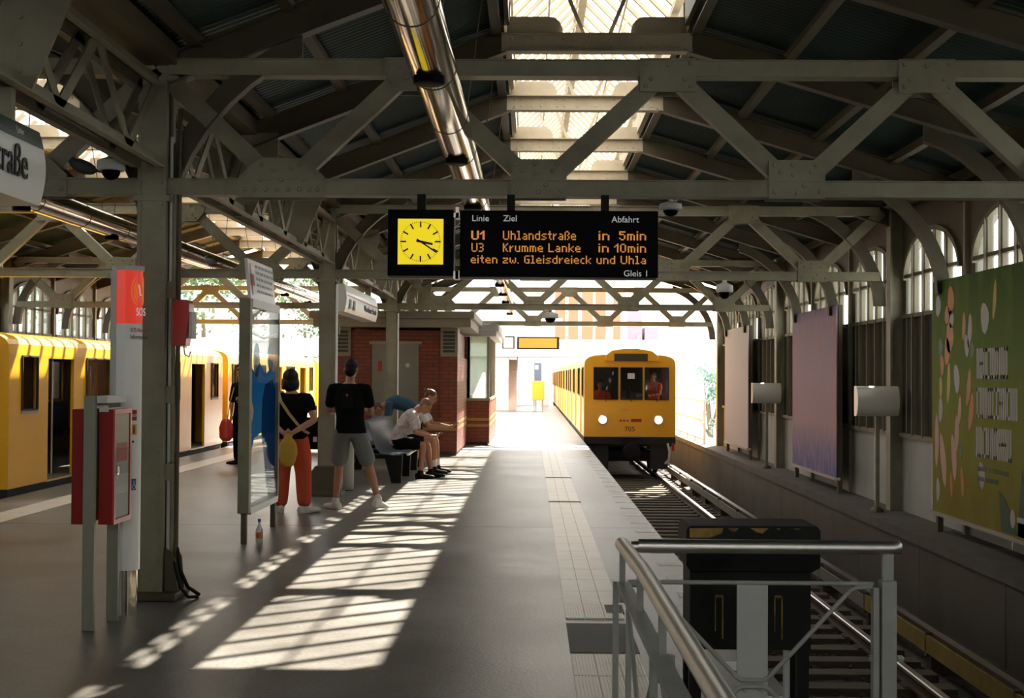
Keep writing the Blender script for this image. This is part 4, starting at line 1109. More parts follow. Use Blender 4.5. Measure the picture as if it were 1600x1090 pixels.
# ================================================================== TRAINS
def train(xc, y0, ncar, side, label, nearfront):
    """side: -1 if the platform lies to the left of the train (smaller x), +1 if to the right"""
    zr = -.875
    t = thing('subway_train', label, 'train', (xc, y0, zr))
    CL, GAP, HW = 12.8, .55, 1.15
    zb, zs_ = zr+.96, zr+2.72                       # bottom of the yellow side, spring of the roof
    nA = 12
    def roofprof(k): a = PI*k/nA; return (math.cos(a), math.sin(a))
    ops = [(.45,1.05,'w'), (1.50,2.62,'d'), (3.20,4.50,'w'), (5.80,6.95,'d'), (7.60,8.95,'w'), (9.95,11.10,'d'), (11.70,12.30,'w')]
    WZ = (zr+1.98, zr+2.78 if False else zr+2.70); DZ = (zb+.02, zr+2.68)
    for c in range(ncar):
        ya = y0 + c*(CL+GAP); yb = ya + CL
        car = bpy.data.objects.new('carriage', None); COL.objects.link(car); car.parent = t
        openings = [(ya+a, ya+b, (WZ if k == 'w' else DZ)[0], (WZ if k == 'w' else DZ)[1]) for a, b, k in ops]
        sh = MB()
        for s in (-1, 1):
            x = xc + s*HW
            holes_wall(sh, (ya, yb), (zb, zs_), openings, lambda u, w, x=x: (x, u, w))
            for o in openings:                    # reveals
                for (p, q) in (((o[0],o[2]),(o[1],o[2])), ((o[1],o[2]),(o[1],o[3])), ((o[1],o[3]),(o[0],o[3])), ((o[0],o[3]),(o[0],o[2]))):
                    sh.add([(x,p[0],p[1]),(x,q[0],q[1]),(x-s*.05,q[0],q[1]),(x-s*.05,p[0],p[1])], [(0,1,2,3)])
        # roof shell, rounded shoulders
        rp = []
        for k in range(nA+1):
            cx_, sz_ = roofprof(k); rp.append((xc + HW*(abs(cx_)**.38)*(1 if cx_ >= 0 else -1), zs_ + .31*sz_**.62))
        sh.loft([[V((x,yy,z)) for x, z in rp] for yy in (ya, yb)], cap=False, closed=False)
        front = (c == 0)
        fo = [(xc-.905, xc-.30, zr+1.90, zr+2.70), (xc-.23, xc+.31, zr+1.90, zr+2.70), (xc+.38, xc+.97, zr+1.90, zr+2.70)] if front else [(xc-.4, xc+.4, zb+.05, zr+2.6)]
        holes_wall(sh, (xc-HW, xc+HW), (zb, zs_), fo, lambda u, w: (u, ya, w))
        sh.add([(x, ya, z) for x, z in rp], [tuple(range(len(rp)))])
        sh.add([(x, yb, z) for x, z in rp] + [(xc-HW, yb, zb), (xc+HW, yb, zb)], [tuple(range(len(rp))) , (0, len(rp)-1, len(rp), len(rp)+1)])
        sh.build('shell', TRAINY, car, recalc=True)
        # inner lining, floor, ceiling
        li = MB(); li.box(xc-HW+.03, xc+HW-.03, ya+.06, yb-.06, zb+.0, zb+.03); li.build('floor_pan', TRAININ, car)
        li = MB(); li.box(xc-HW+.06, xc+HW-.06, ya+.06, yb-.06, zs_+.05, zs_+.08); li.build('ceiling_lining', TRAININ, car)
        far = xc - side*(-1)*0
        xf = xc - side*(HW-.07)
        li = MB(); holes_wall(li, (ya+.06, yb-.06), (zb, zs_+.06), [(o[0]-.02,o[1]+.02,zr+1.95,zr+2.7) for o in openings], lambda u, w: (xf, u, w)); li.build('inner_wall', TRAININ, car)
        if front: li = MB(); li.box(xc-HW+.05, xc+HW-.05, ya+1.45, ya+1.5, zb, zs_+.05); li.build('cab_bulkhead', mat('cab_bulkhead_'+str(int(xc)), (.05,.055,.045), .6), car)
        for k in range(3):
            yy = ya + 3.4 + 4.15*k
            if yy+1.4 < yb: st = MB(); st.box(min(xf, xf+side*.45), max(xf, xf+side*.45), yy, yy+1.5, zb+.38, zb+.47); st.box(min(xf, xf+side*.06), max(xf, xf+side*.06), yy, yy+1.5, zb+.47, zb+.95); st.build('seat', mat('seat_cover', (.03,.05,.09), .8) if 'seat_cover' not in bpy.data.materials else bpy.data.materials['seat_cover'], car)
        for a, b, k in ops:
            for s in (-1, 1):
                x = xc + s*(HW-.025)
                if k == 'w':
                    m = MB(); m.box(x-.003, x+.003, ya+a, ya+b, *WZ); w_ = m.build('side_window', TRAINGLASS, car)
                    m = MB()
                    for (p, q) in (((a,WZ[0]),(b,WZ[0])), ((b,WZ[0]),(b,WZ[1])), ((b,WZ[1]),(a,WZ[1])), ((a,WZ[1]),(a,WZ[0]))): m.beam((xc+s*(HW+.004), ya+p[0], p[1]), (xc+s*(HW+.004), ya+q[0], q[1]), .02, .035, (1,0,0))
                    m.build('window_rubber', TRAINDARK, w_)
                    if s == side: m = MB(); m.box(xc+s*HW-.0, xc+s*HW+s*.02, ya+a-.02, ya+b+.02, WZ[0]-.05, WZ[0]-.02) if s > 0 else m.box(xc+s*HW-.02, xc+s*HW, ya+a-.02, ya+b+.02, WZ[0]-.05, WZ[0]-.02); m.build('window_ledge', TRAINGREY, w_)
                else:
                    openp = nearfront and s == side
                    for h in range(2):
                        d0, d1 = ya + a + (b-a)/2*h, ya + a + (b-a)/2*(h+1)
                        if openp: continue
                        dl = MB(); holes_wall(dl, (d0+.004, d1-.004), DZ, [(d0+.14, d1-.14, WZ[0], WZ[1]-.08)], lambda u, w: (x, u, w)); dd = dl.build('door_leaf', TRAINY, car)
                        m = MB(); m.box(x-.002, x+.002, d0+.14, d1-.14, WZ[0], WZ[1]-.08); m.build('door_window', TRAINGLASS, dd)
                    if openp:
                        m = MB(); m.box(x-.05, x+.02, ya+a, ya+b, DZ[0]-.03, DZ[0]); m.build('door_sill', INOX, car)
                        m = MB(); m.box(x-.055, x-.005, ya+a, ya+a+.06, DZ[0], DZ[1]); m.build('door_edge', TRAINDARK, car)
                        m = MB(); m.tube([(x-.25, ya+b-.15, DZ[0]), (x-.25, ya+b-.15, zs_)], .016, 8); m.build('grab_pole', INOX, car)
        un = MB(); un.box(xc-HW+.02, xc+HW-.02, ya+.05, yb-.05, zr+.72, zb); un.build('skirt', TRAINDARK, car)
        for yy in (ya+2.0, yb-2.0):
            bg_ = bpy.data.objects.new('bogie', None); COL.objects.link(bg_); bg_.parent = car
            m = MB()
            m.box(xc-.95, xc+.95, yy-1.1, yy+1.1, zr+.30, zr+.55)
            m.box(xc-.5, xc+.5, yy-.3, yy+.3, zr+.5, zr+.75)
            for dy in (-.85, .85):
                for s in (-1, 1): m.lathe([(.39,-.05),(.39,.05)], (xc+s*.74, yy+dy, zr+.39), 20, 'x')
                m.tube([(xc-.74,yy+dy,zr+.39),(xc+.74,yy+dy,zr+.39)], .07, 8)
            bpy.data.objects.remove(bg_); m.build('bogie', TRAINDARK, car)
        if c:
            m = MB(); m.box(xc-.55, xc+.55, ya-GAP-.02, ya+.02, zb-.1, zr+2.7); m.build('gangway', TRAINDARK, car)
        if front:
            # face of the train
            m = MB(); b_ = .05
            pr = [(-.68,2.86),(-.64,3.02),(-.50,3.13),(-.2,3.18),(.2,3.18),(.50,3.13),(.64,3.02),(.68,2.86)]
            m.prism([(xc+.04+x*1.0, zr+z) for x, z in pr], 'y', ya-.10, ya+.9); dst = m.build('destination_box', TRAINY, car, bevel=.02)
            m = MB(); m.box(xc-.40, xc+.44, ya-.112, ya-.10, zr+2.86, zr+3.05); m.build('destination_screen', mat('dim_brown_screen', (.055,.045,.02), .25), dst, bevel=.02)
            for o in fo:
                m = MB(); m.box(o[0], o[1], ya-.004, ya+.004, o[2], o[3]); w_ = m.build('front_window', TRAINGLASS, car)
                m = MB()
                for (p, q) in (((o[0],o[2]),(o[1],o[2])), ((o[1],o[2]),(o[1],o[3])), ((o[1],o[3]),(o[0],o[3])), ((o[0],o[3]),(o[0],o[2]))): m.beam((p[0],ya-.006,p[1]), (q[0],ya-.006,q[1]), .02, .04, (0,1,0))
                m.build('window_rubber', TRAINDARK, w_)
                m = MB(); m.tube([((o[0]+o[1])/2, ya-.03, o[2]-.06), ((o[0]+o[1])/2-.05, ya-.03, o[2]+.32)], .008, 5); m.build('wiper', TRAINDARK, w_)
            m = MB(); m.box(xc+.14-.20, xc+.14-.02, ya-.012, ya-.008, zr+2.42, zr+2.56); m.build('paper_notice', CLWHITE, car)
            for sx_ in (-.68, .72):
                m = MB(); m.lathe([(.125,0),(.125,-.05),(.105,-.06),(.10,-.045)], (xc+sx_, ya, zr+1.39), 20, 'y'); h = m.build('headlight', INOX, car, smooth=40)
                m = MB(); m.lathe([(.098,-.046),(.07,-.060),(.01,-.066)], (xc+sx_, ya, zr+1.39), 18, 'y'); m.build('lens', LAMP, h, smooth=60)
            if not nearfront:
                text_mesh('705', .17, TXTBLACK, 'fleet_number', car, (xc-.13, ya-.004, zr+1.10), (1,0,0), (0,0,1), .002, width=.25)
                for k_ in range(3):
                    m = MB(); m.prism([(xc-.25+.085*k_, zr+1.345), (xc-.20+.085*k_, zr+1.345), (xc-.19+.085*k_, zr+1.38), (xc-.225+.085*k_, zr+1.405-.01*k_), (xc-.26+.085*k_, zr+1.38)], 'y', ya-.006, ya-.002); m.build('red_mark', REDP, car)
                m = MB(); m.box(xc+.03, xc+.30, ya-.006, ya-.002, zr+1.335, zr+1.415); m.build('red_strip', REDP, car)
                m = MB(); m.tube([(xc-.22, ya-.02, zr+1.68), (xc-.16, ya-.04, zr+1.65), (xc-.05, ya-.02, zr+1.66)], .012, 6); m.build('handle', INOX, car)
                m = MB(); m.box(xc-.27, xc+.32, ya-.12, ya, zr+.955, zr+.985); m.build('step_plate', TRAINGREY, car)
            m = MB(); m.box(xc-HW+.0, xc+HW-.0, ya-.02, ya+.2, zr+.78, zr+.96); m.build('front_skirt', TRAINDARK, car)
            m = MB(); m.lathe([(.22,0),(.22,-.22),(.17,-.25),(.10,-.24)], (xc+.04, ya-.02, zr+.60), 18, 'y'); m.build('coupler', BLACK, car, smooth=40)
            m = MB(); m.tube([(xc+.04,ya+.6,zr+.6),(xc+.04,ya-.1,zr+.6)], .1, 10); m.build('coupler_shaft', TRAINDARK, car)
            for s in (-1, 1):
                m = MB(); m.box(xc+s*.75-.22, xc+s*.75+.22, ya+.05, ya+.1, zr+.15, zr+.72); m.build('guard_plate', TRAINDARK, car)
            m = MB(); m.tube([(xc+.95,ya-.02,zr+.8),(xc+1.0,ya-.10,zr+.6),(xc+.98,ya-.08,zr+.4),(xc+.9,ya,zr+.3)], .03, 8); m.build('brake_hose', SIGNGREY, car, smooth=60)
            m = MB(); m.box(xc+1.06, xc+1.12, ya-.04, ya+.04, zr+.62, zr+.82); m.build('tail_marker', REDP, car)
    return t
train(2.49, 35.84, 4, -1, 'yellow subway train numbered 705 arriving on the right track', False)
train(mxr(2.49)-.02, 18.4, 3, 1, 'yellow subway train with open doors standing at the left platform edge', True)
# ================================================================== BRICK KIOSKS
def brick_mat():
    m = bpy.data.materials.new('red_brick_courses'); m.use_nodes = True; nt = m.node_tree; b = nt.nodes['Principled BSDF']
    g = nt.nodes.new('ShaderNodeNewGeometry'); s = nt.nodes.new('ShaderNodeSeparateXYZ'); nt.links.new(g.outputs['Position'], s.inputs[0])
    a = nt.nodes.new('ShaderNodeMath'); nt.links.new(s.outputs['X'], a.inputs[0]); nt.links.new(s.outputs['Y'], a.inputs[1])
    c = nt.nodes.new('ShaderNodeCombineXYZ'); nt.links.new(a.outputs[0], c.inputs['X']); nt.links.new(s.outputs['Z'], c.inputs['Y'])
    t = nt.nodes.new('ShaderNodeTexBrick'); t.inputs['Scale'].default_value = 1.0; t.inputs['Brick Width'].default_value = .25; t.inputs['Row Height'].default_value = .077; t.inputs['Mortar Size'].default_value = .006
    t.inputs['Color1'].default_value = (.27, .058, .022, 1); t.inputs['Color2'].default_value = (.20, .042, .018, 1); t.inputs['Mortar'].default_value = (.07, .03, .02, 1)
    nt.links.new(c.outputs[0], t.inputs['Vector']); nt.links.new(t.outputs['Color'], b.inputs['Base Color']); b.inputs['Roughness'].default_value = .5
    bp = nt.nodes.new('ShaderNodeBump'); bp.inputs['Strength'].default_value = .6; bp.inputs['Distance'].default_value = .005; bp.invert = True
    nt.links.new(t.outputs['Fac'], bp.inputs['Height']); nt.links.new(bp.outputs['Normal'], b.inputs['Normal'])
    return m
BRK = brick_mat()
KY, KX0, KX1 = 28.4, -3.95, -1.47
t = thing('kiosk', 'dark red brick platform kiosk with grey double door behind the bench', 'kiosk', (-2.7, 30.5, 0))
m = MB(); m.box(KX0+.3, KX1-.05, KY+.06, 32.5, 0, 2.5); m.build('wall', BRK, t)
m = MB(); m.box(KX1-.34, KX1, KY, 32.55, .06, 1.98); m.build('corner_pier', BRK, t)
m = MB(); m.box(KX0, KX0+.34, KY, 32.55, .06, 1.98); m.build('corner_pier', BRK, t)
m = MB(); m.box(KX0+.02, KX1-.02, KY+.02, 32.55, 0, .07); m.build('plinth', LEDGE, t)
for x0 in (KX0, KX1-.34):
    m = MB(); m.box(x0, x0+.34, KY, KY+.9, 1.98, 2.55); bx = m.build('vent_box', KIOSKTRIM, t)
    for k in range(6):
        m = MB(); m.box(x0+.05, x0+.29, KY-.012, KY, 2.06+.075*k, 2.11+.075*k); m.build('louvre', mat('louvre_dark', (.05,.05,.04), .6) if 'louvre_dark' not in bpy.data.materials else bpy.data.materials['louvre_dark'], bx)
for z in (.50, .62):
    m = MB(); m.box(KX0-.005, KX1+.005, KY-.008, 32.56, z, z+.06); m.build('brick_band', BRICKY, t)
m = MB(); m.box(KX0-.35, KX1+.28, KY-.45, 32.55, 2.55, 2.72); m.build('fascia', KIOSKTRIM, t, bevel=.01)
m = MB(); m.box(KX0-.42, KX1+.35, KY-.52, 32.6, 2.72, 2.86); m.build('roof_slab', KIOSKTRIM, t, bevel=.01)
for k, (a, b_) in enumerate(((-3.18, -2.72), (-2.71, -2.25))):
    m = MB(); m.box(a, b_, KY+.03, KY+.06, .05, 2.22); d = m.build('door', DOORGREY, t)
    m = MB(); m.box(b_-.10 if k == 0 else a+.06, b_-.06 if k == 0 else a+.10, KY-.01, KY+.03, .98, 1.12); m.build('door_handle', INOX, d)
m = MB(); m.box(-3.24, -2.19, KY+.03, KY+.058, 2.22, 2.28); m.build('door_lintel', KIOSKTRIM, t)
m = MB(); m.box(-3.06, -2.98, KY+.02, KY+.03, 1.68, 1.88); m.build('red_notice', REDP, t)
m = MB(); m.lathe([(.045,0),(.045,-.01)], (-2.47, KY+.03, 1.80), 12, 'y'); m.build('round_sticker', SIGNGREY, t)
KX2, KY2 = -.96, 32.9
t = thing('kiosk', 'second brick kiosk with tall pale window and white cornice further along', 'kiosk', (-1.9, 36, 0))
m = MB(); m.box(-4.4, KX2, KY2, 39.5, .06, 1.02); m.build('wall', BRK, t)
m = MB(); m.box(-4.3, KX2-.04, KY2+.04, 39.4, 0, .07); m.build('plinth', LEDGE, t)
for z in (.42, .56):
    m = MB(); m.box(-4.4, KX2+.005, KY2-.006, 39.5, z, z+.06); m.build('brick_band', BRICKY, t)
m = MB(); m.box(-4.4, KX2+.02, KY2-.02, 39.5, 1.02, 1.08); m.build('window_ledge', KIOSKTRIM, t)
for x in (-1.47, -1.02): m = MB(); m.box(x, x+.06, KY2, KY2+.06, 1.08, 2.5); m.build('window_post', KIOSKTRIM, t)
m = MB(); m.box(-4.4, -1.42, KY2, KY2+.1, 1.08, 2.5); m.build('upper_wall', BRK, t)
m = MB(); m.box(-1.41, -1.02, KY2+.02, KY2+.026, 1.08, 2.5); m.build('front_pane', glass_mat('kiosk_glass', (.75,.85,.80), .15, .03, .35, (.6,.68,.62)), t)
for k in range(5):
    y = KY2 + .06 + 1.3*k
    m = MB(); m.box(KX2-.06, KX2, y, y+.06, 1.08, 2.5); m.build('window_post', KIOSKTRIM, t)
    m = MB(); m.box(KX2-.03, KX2-.025, y+.06, y+1.3, 1.08, 2.5); m.build('side_pane', CLEAR, t)
m = MB(); m.box(-4.6, KX2+.16, KY2-.26, 39.7, 2.5, 2.62); m.build('cornice', OUTWHITE, t, bevel=.01)
m = MB(); m.box(-4.6, KX2+.22, KY2-.29, 39.7, 2.62, 2.78); m.build('roof_slab', OUTWHITE, t, bevel=.01)
m = MB(); m.box(-1.56, -1.47, KY2-.12, KY2-.02, 1.55, 1.95); m.build('red_letterbox', REDP, t, bevel=.01)

# ================================================================== BENCH AND BIN
by0, by1 = 20.9, 24.3
t = thing('bench', 'double sided steel slat bench with dark supports between two columns', 'bench', (-2.45, 22.6, 0))
BENCHM = mat('bench_wire_steel', (.17,.21,.25), .35, .7)
for s, xb in ((1, -2.30), (-1, -2.62)):
    for k in range(10):                              # seat slats run along the bench
        pass
    n = int((by1-by0)/.14)
    pts = [(xb + s*.50, .43), (xb + s*.46, .455), (xb + s*.25, .44), (xb + s*.10, .45), (xb + s*.03, .52), (xb - s*.03, .70), (xb - s*.08, .88), (xb - s*.11, .91)]
    q = MB()
    for a, b_ in zip(pts, pts[1:]): q.beam((a[0], 0, a[1]), (b_[0], 0, b_[1]), .062, .012, (0,0,1) if abs(b_[0]-a[0]) > abs(b_[1]-a[1]) else (1,0,0))
    me = q.mesh('slat', BENCHM); fix(me)
    for k in range(n): inst('slat', me, t, (0, by0 + .04 + .14*k, 0))
    m = MB(); m.tube([(xb+s*.50, by0, .435), (xb+s*.50, by1, .435)], .018, 8); m.build('front_rail', INOX, t, smooth=40)
for y in (by0+.25, (by0+by1)/2, by1-.25):
    m = MB(); m.prism([(-3.0,.0),(-2.86,.0),(-2.76,.36),(-2.16,.36),(-2.06,.0),(-1.92,.0),(-1.90,.42),(-3.02,.42)], 'y', y-.05, y+.05); m.build('support', BLACK, t)
t = thing('waste_bin', 'round grey waste bin standing between the bench and the column', 'bin', (-2.62, 19.75, 0))
m = MB(); m.lathe([(.16,0),(.17,.02),(.17,.72),(.185,.73),(.185,.78),(.15,.79)], (-2.62,19.75,0), 24); m.build('drum', mat('bin_steel', (.32,.31,.28), .45, .4), t, smooth=40)
m = MB(); m.lathe([(.175,.76),(.16,.82),(.09,.86),(.01,.87)], (-2.62,19.75,0), 24); m.build('lid', BLACK, t, smooth=40)
m = MB(); m.lathe([(.165,.0),(.165,.03)], (-2.62,19.75,0), 24); m.build('foot_ring', BLACK, t)
t = thing('suitcase', 'black suitcase standing on the platform behind the second column', 'suitcase', (-4.55, 29.4, 0))
m = MB(); m.box(-4.80,-4.30, 29.28, 29.55, .06, .72); m.build('shell', CLBLACK, t, bevel=.05)
for x in (-4.74, -4.36):
    m = MB(); m.lathe([(.03,-.015),(.03,.015)], (x, 29.4, .03), 10, 'x'); m.build('wheel', BLACK, t)
m = MB(); m.tube([(-4.65,29.5,.70),(-4.65,29.5,.95),(-4.45,29.5,.95),(-4.45,29.5,.70)], .012, 6); m.build('handle', TRAINGREY, t)
m = MB(); m.box(-4.48,-4.40, 29.265, 29.28, .22, .32); m.build('tag', CLWHITE, t)

# ================================================================== PEOPLE
def ringpts(c, ax, ay, rx, ry, n=14): return [c + ax*(rx*math.cos(2*PI*k/n)) + ay*(ry*math.sin(2*PI*k/n)) for k in range(n)]
def limb(mb, pts, radii, flat=1.0, n=12, side=None):
    """closed tapered limb with rounded ends"""
    pts = [V(p) for p in pts]; P = []; Rr = []
    d0 = (pts[0]-pts[1]).normalized(); d1 = (pts[-1]-pts[-2]).normalized()
    r0, r1 = radii[0], radii[-1]
    for a in (1.35, .9, .45): P.append(pts[0] + d0*r0*math.sin(a)); Rr.append(r0*math.cos(a))
    for i in range(len(pts)-1):
        k = 4
        for j in range(k):
            u = j/k; P.append(pts[i].lerp(pts[i+1], u)); Rr.append(radii[i] + (radii[i+1]-radii[i])*u)
    P.append(pts[-1]); Rr.append(r1)
    for a in (.45, .9, 1.35): P.append(pts[-1] + d1*r1*math.sin(a)); Rr.append(r1*math.cos(a))
    rings = []; ref = None
    for i, p in enumerate(P):
        d = (P[min(i+1,len(P)-1)] - P[max(i-1,0)]).normalized()
        if ref is None:
            ref = V(side) if side else d.cross(V((0,0,1)))
            if ref.length < .2: ref = d.cross(V((0,1,0)))
        a = (ref - d*ref.dot(d)).normalized(); b = d.cross(a); ref = a
        rings.append([p + a*Rr[i]*math.cos(2*PI*k/n) + b*Rr[i]*flat*math.sin(2*PI*k/n) for k in range(n)])
    mb.loft(rings)
def torso(mb, secs, right):
    """secs: (centre, half width, half depth); right: unit vector across the shoulders"""
    right = V(right).normalized(); rings = []
    C = [V(s[0]) for s in secs]
    for i, (c, rx, ry) in enumerate(secs):
        d = (C[min(i+1,len(C)-1)] - C[max(i-1,0)]).normalized(); fw = d.cross(right).normalized()
        rings.append(ringpts(C[i], right, fw, rx, ry, 18))
    mb.loft(rings)
def organic(mb, name, m, parent, vox=.009, smooth=5):
    o = mb.build(name, m, parent, world=False)
    r = o.modifiers.new('remesh', 'REMESH'); r.mode = 'VOXEL'; r.voxel_size = vox; r.use_smooth_shade = True
    s = o.modifiers.new('smooth', 'SMOOTH'); s.factor = .5; s.iterations = smooth
    return o
def hand(mb, wrist, dirn, palm_n, curl=.5, k=1.0):
    w = V(wrist); d = V(dirn).normalized(); nrm = V(palm_n); nrm = (nrm - d*nrm.dot(d)).normalized(); sd = d.cross(nrm)
    limb(mb, [w, w + d*.05*k, w + d*.085*k], [.026*k, .037*k, .036*k], .5, side=sd)
    for i, (off, ln) in enumerate(((-.028,.062), (-.009,.072), (.010,.068), (.028,.052))):
        b = w + d*.085*k + sd*off*k; a1 = curl*.9; a2 = curl*2.0
        p1 = b + (d*math.cos(a1) + nrm*math.sin(a1))*ln*.5*k; p2 = p1 + (d*math.cos(a2) + nrm*math.sin(a2))*ln*.55*k
        limb(mb, [b, p1, p2], [.0095*k, .0088*k, .0075*k], n=8)
    b = w + d*.03*k - sd*.028*k
    limb(mb, [b, b + (d*.6 - sd*.7 + nrm*.3).normalized()*.035*k, b + (d*.9 - sd*.45 + nrm*.5).normalized()*.068*k], [.012*k, .0105*k, .009*k], n=8)
def head(mb, c, fwd, up, s=1.0):
    """head centre, facing direction and head-up; returns matrix"""
    f_ = V(fwd).normalized(); u = V(up); u = (u - f_*u.dot(f_)).normalized(); r = f_.cross(u)
    M = Matrix((r, f_, u)).transposed()
    c = V(c); P = lambda x, y, z: c + M @ V((x*s, y*s, z*s))
    mb.ell(c + M @ V((0,-.01*s,.03*s)), .076*s, .096*s, .090*s, 16, 10, M)      # skull
    mb.ell(c + M @ V((0,.022*s,-.03*s)), .060*s, .070*s, .085*s, 14, 8, M)      # face
    mb.ell(c + M @ V((0,.05*s,-.088*s)), .032*s, .034*s, .026*s, 10, 6, M)      # chin
    mb.ell(c + M @ V((0,.100*s,-.022*s)), .013*s, .020*s, .026*s, 8, 6, M)      # nose
    mb.ell(c + M @ V((0,.080*s,.025*s)), .050*s, .018*s, .013*s, 10, 6, M)      # brow
    mb.ell(c + M @ V((0,.083*s,-.062*s)), .024*s, .014*s, .012*s, 8, 6, M)      # lips
    for sg in (-1, 1): mb.ell(c + M @ V((sg*.078*s,-.012*s,-.012*s)), .012*s, .022*s, .032*s, 8, 6, M)
    return M
def eyes(parent, c, M, s):
    for sg in (-1, 1):
        q = MB(); q.ell(V(c) + M @ V((sg*.030*s, .083*s, .006*s)), .013*s, .008*s, .008*s, 8, 6, M); q.build('eye', TXTBLACK, parent, world=False)
def shoe(mb, ank, toe, k=1.0):
    """sole on the ground line below the ankle, heel behind the ankle"""
    a = V(ank); d = V(toe) - a; 
    z0 = d.z; d2 = V((d.x, d.y, 0)).normalized(); 
    tilt = V(toe) - a
    ax = (V(toe) - (a + V((0,0,-.075*k)))).normalized(); sd = ax.cross(V((0,0,1))).normalized(); up = sd.cross(ax)
    base = a + V((0,0,-.045*k))
    secs = [(-.075,.026,.036,.0),(-.065,.034,.048,.004),(-.02,.037,.055,.008),(.05,.042,.042,-.004),(.12,.048,.032,-.014),(.17,.042,.026,-.020),(.195,.025,.016,-.026)]
    mb.loft([[base + ax*u*k + up*(o*k) + sd*(w*k*math.cos(2*PI*j/12)) + up*(h*k*max(-.82, math.sin(2*PI*j/12))) for j in range(12)] for u, w, h, o in secs])
    limb(mb, [a + V((0,0,.02)), a + V((0,0,-.03))], [.042*k, .045*k])

def person(name_label, loc, rz, J, cloth, skin=SKIN, hair=None, hs=1.0, hide=()):
    """J joints in local metres, the person faces +Y locally before rz"""
    t = thing('person', name_label, 'person', loc, None, rz)
    lf = lambda a, b, u: V(J[a]).lerp(V(J[b]), u)
    rt = (V(J['shr']) - V(J['shl'])).normalized(); rt_h = (V(J['hpr']) - V(J['hpl'])).normalized()
    pel, wst, che, nek = V(J['pel']), V(J['wst']), V(J['che']), V(J['nek'])
    W = J.get('w', 1.0)
    b = MB()
    torso(b, [(pel - (wst-pel)*.35, .10*W, .08*W), (pel, .155*W, .105*W), (wst, .130*W, .092*W), (che, .155*W, .105*W), (che.lerp(nek,.55), .150*W, .085*W), (nek, .075*W, .06*W), (nek + (nek-che)*.12, .05, .05)], rt)
    hc, hf, hu = V(J['hed']), J['look'], J.get('hup', (0,0,1))
    limb(b, [nek - (nek-che)*.1, nek.lerp(hc, .5), hc - V(hu).normalized()*.03], [.058, .052, .05])
    M = head(b, hc, hf, hu, hs)
    for s in 'lr':
        sh, el, wr = V(J['sh'+s]), V(J['el'+s]), V(J['wr'+s])
        limb(b, [sh, sh.lerp(el,.4), el, el.lerp(wr,.35), wr], [.052*W, .046*W, .037, .038, .025])
        hd_ = J.get('hd'+s, (wr-el)); hand(b, wr, hd_, J.get('pn'+s, (0,1,0)), J.get('curl', .6))
        hp, kn, an = V(J['hp'+s]), V(J['kn'+s]), V(J['an'+s])
        limb(b, [hp, hp.lerp(kn,.45), kn, kn.lerp(an,.3), an], [.082*W, .072*W, .052, .052, .034])
    body = organic(b, 'body', skin, t, .0075, 4)
    eyes(t, hc, M, hs)
    # shirt
    q = MB(); g = .016
    torso(q, [(pel + (wst-pel)*J.get('hem', -.05) - (wst-pel).normalized()*.015, .168*W+g, .118*W+g), (pel.lerp(wst,.5), .150*W+g, .108*W+g), (wst, .143*W+g, .102*W+g), (che, .166*W+g, .114*W+g), (che.lerp(nek,.6), .160*W+g, .092*W+g), (che.lerp(nek,.9), .11*W, .075), (nek, .066, .060)], rt)
    for s in 'lr':
        sh, el = V(J['sh'+s]), V(J['el'+s]); u = cloth.get('sleeve', .55)
        limb(q, [che.lerp(nek,.6).lerp(sh,.55), sh, sh.lerp(el, u*.5), sh.lerp(el, u)], [.075, .067*W, .064*W, .062*W])
    organic(q, 'shirt', cloth['shirt'], t, .010, 5)
    # trousers or shorts
    q = MB(); u = cloth['leg']; fl = cloth.get('flare', .012)
    torso(q, [(pel - (wst-pel)*.38, .135*W, .10*W), (pel, .168*W+.012, .118*W+.012), (pel.lerp(wst,.45), .150*W+.012, .105*W+.012)], rt_h)
    for s in 'lr':
        hp, kn, an = V(J['hp'+s]), V(J['kn'+s]), V(J['an'+s])
        if u <= 1: limb(q, [hp, hp.lerp(kn, u*.5), hp.lerp(kn, u)], [.098*W, .086*W+fl, .072*W+fl*1.8])
        else: limb(q, [hp, hp.lerp(kn,.5), kn, kn.lerp(an, (u-1)*.5), kn.lerp(an, u-1)], [.098*W, .085*W+fl, .064*W+fl, .06*W+fl, .052*W+fl])
    organic(q, 'shorts' if u <= 1 else 'trousers', cloth['pants'], t, .010, 5)
    for s in 'lr':
        q = MB(); shoe(q, J['an'+s], J['to'+s], 1.14); organic(q, 'shoe', cloth['shoes'], t, .007, 3)
        if cloth.get('socks'):
            q = MB(); an, kn = V(J['an'+s]), V(J['kn'+s]); limb(q, [an, an.lerp(kn, .12), an.lerp(kn, .28)], [.040, .042, .045]); organic(q, 'sock', CLWHITE, t, .008, 3)
    if hair:
        q = MB(); hair(q, hc, M, hs); organic(q, 'hair', cloth['hair'], t, .0075, 4)
    return t, M
def hp(c, M, s, x, y, z): return V(c) + M @ V((x*s, y*s, z*s))
def hair_short(q, c, M, s):
    q.ell(hp(c,M,s,0,-.020,.045), .083*s, .100*s, .085*s, 16, 10, M); q.ell(hp(c,M,s,0,-.055,-.02), .074*s, .060*s, .075*s, 14, 8, M); q.ell(hp(c,M,s,0,.03,.085), .068*s, .065*s, .042*s, 14, 8, M)
def hair_bob(q, c, M, s):
    q.ell(hp(c,M,s,0,-.018,.040), .094*s, .110*s, .095*s, 16, 10, M); q.ell(hp(c,M,s,0,-.045,-.05), .100*s, .082*s, .092*s, 16, 10, M)
    for g in (-1, 1): q.ell(hp(c,M,s,g*.082,.005,-.045), .025*s, .055*s, .075*s, 12, 8, M)
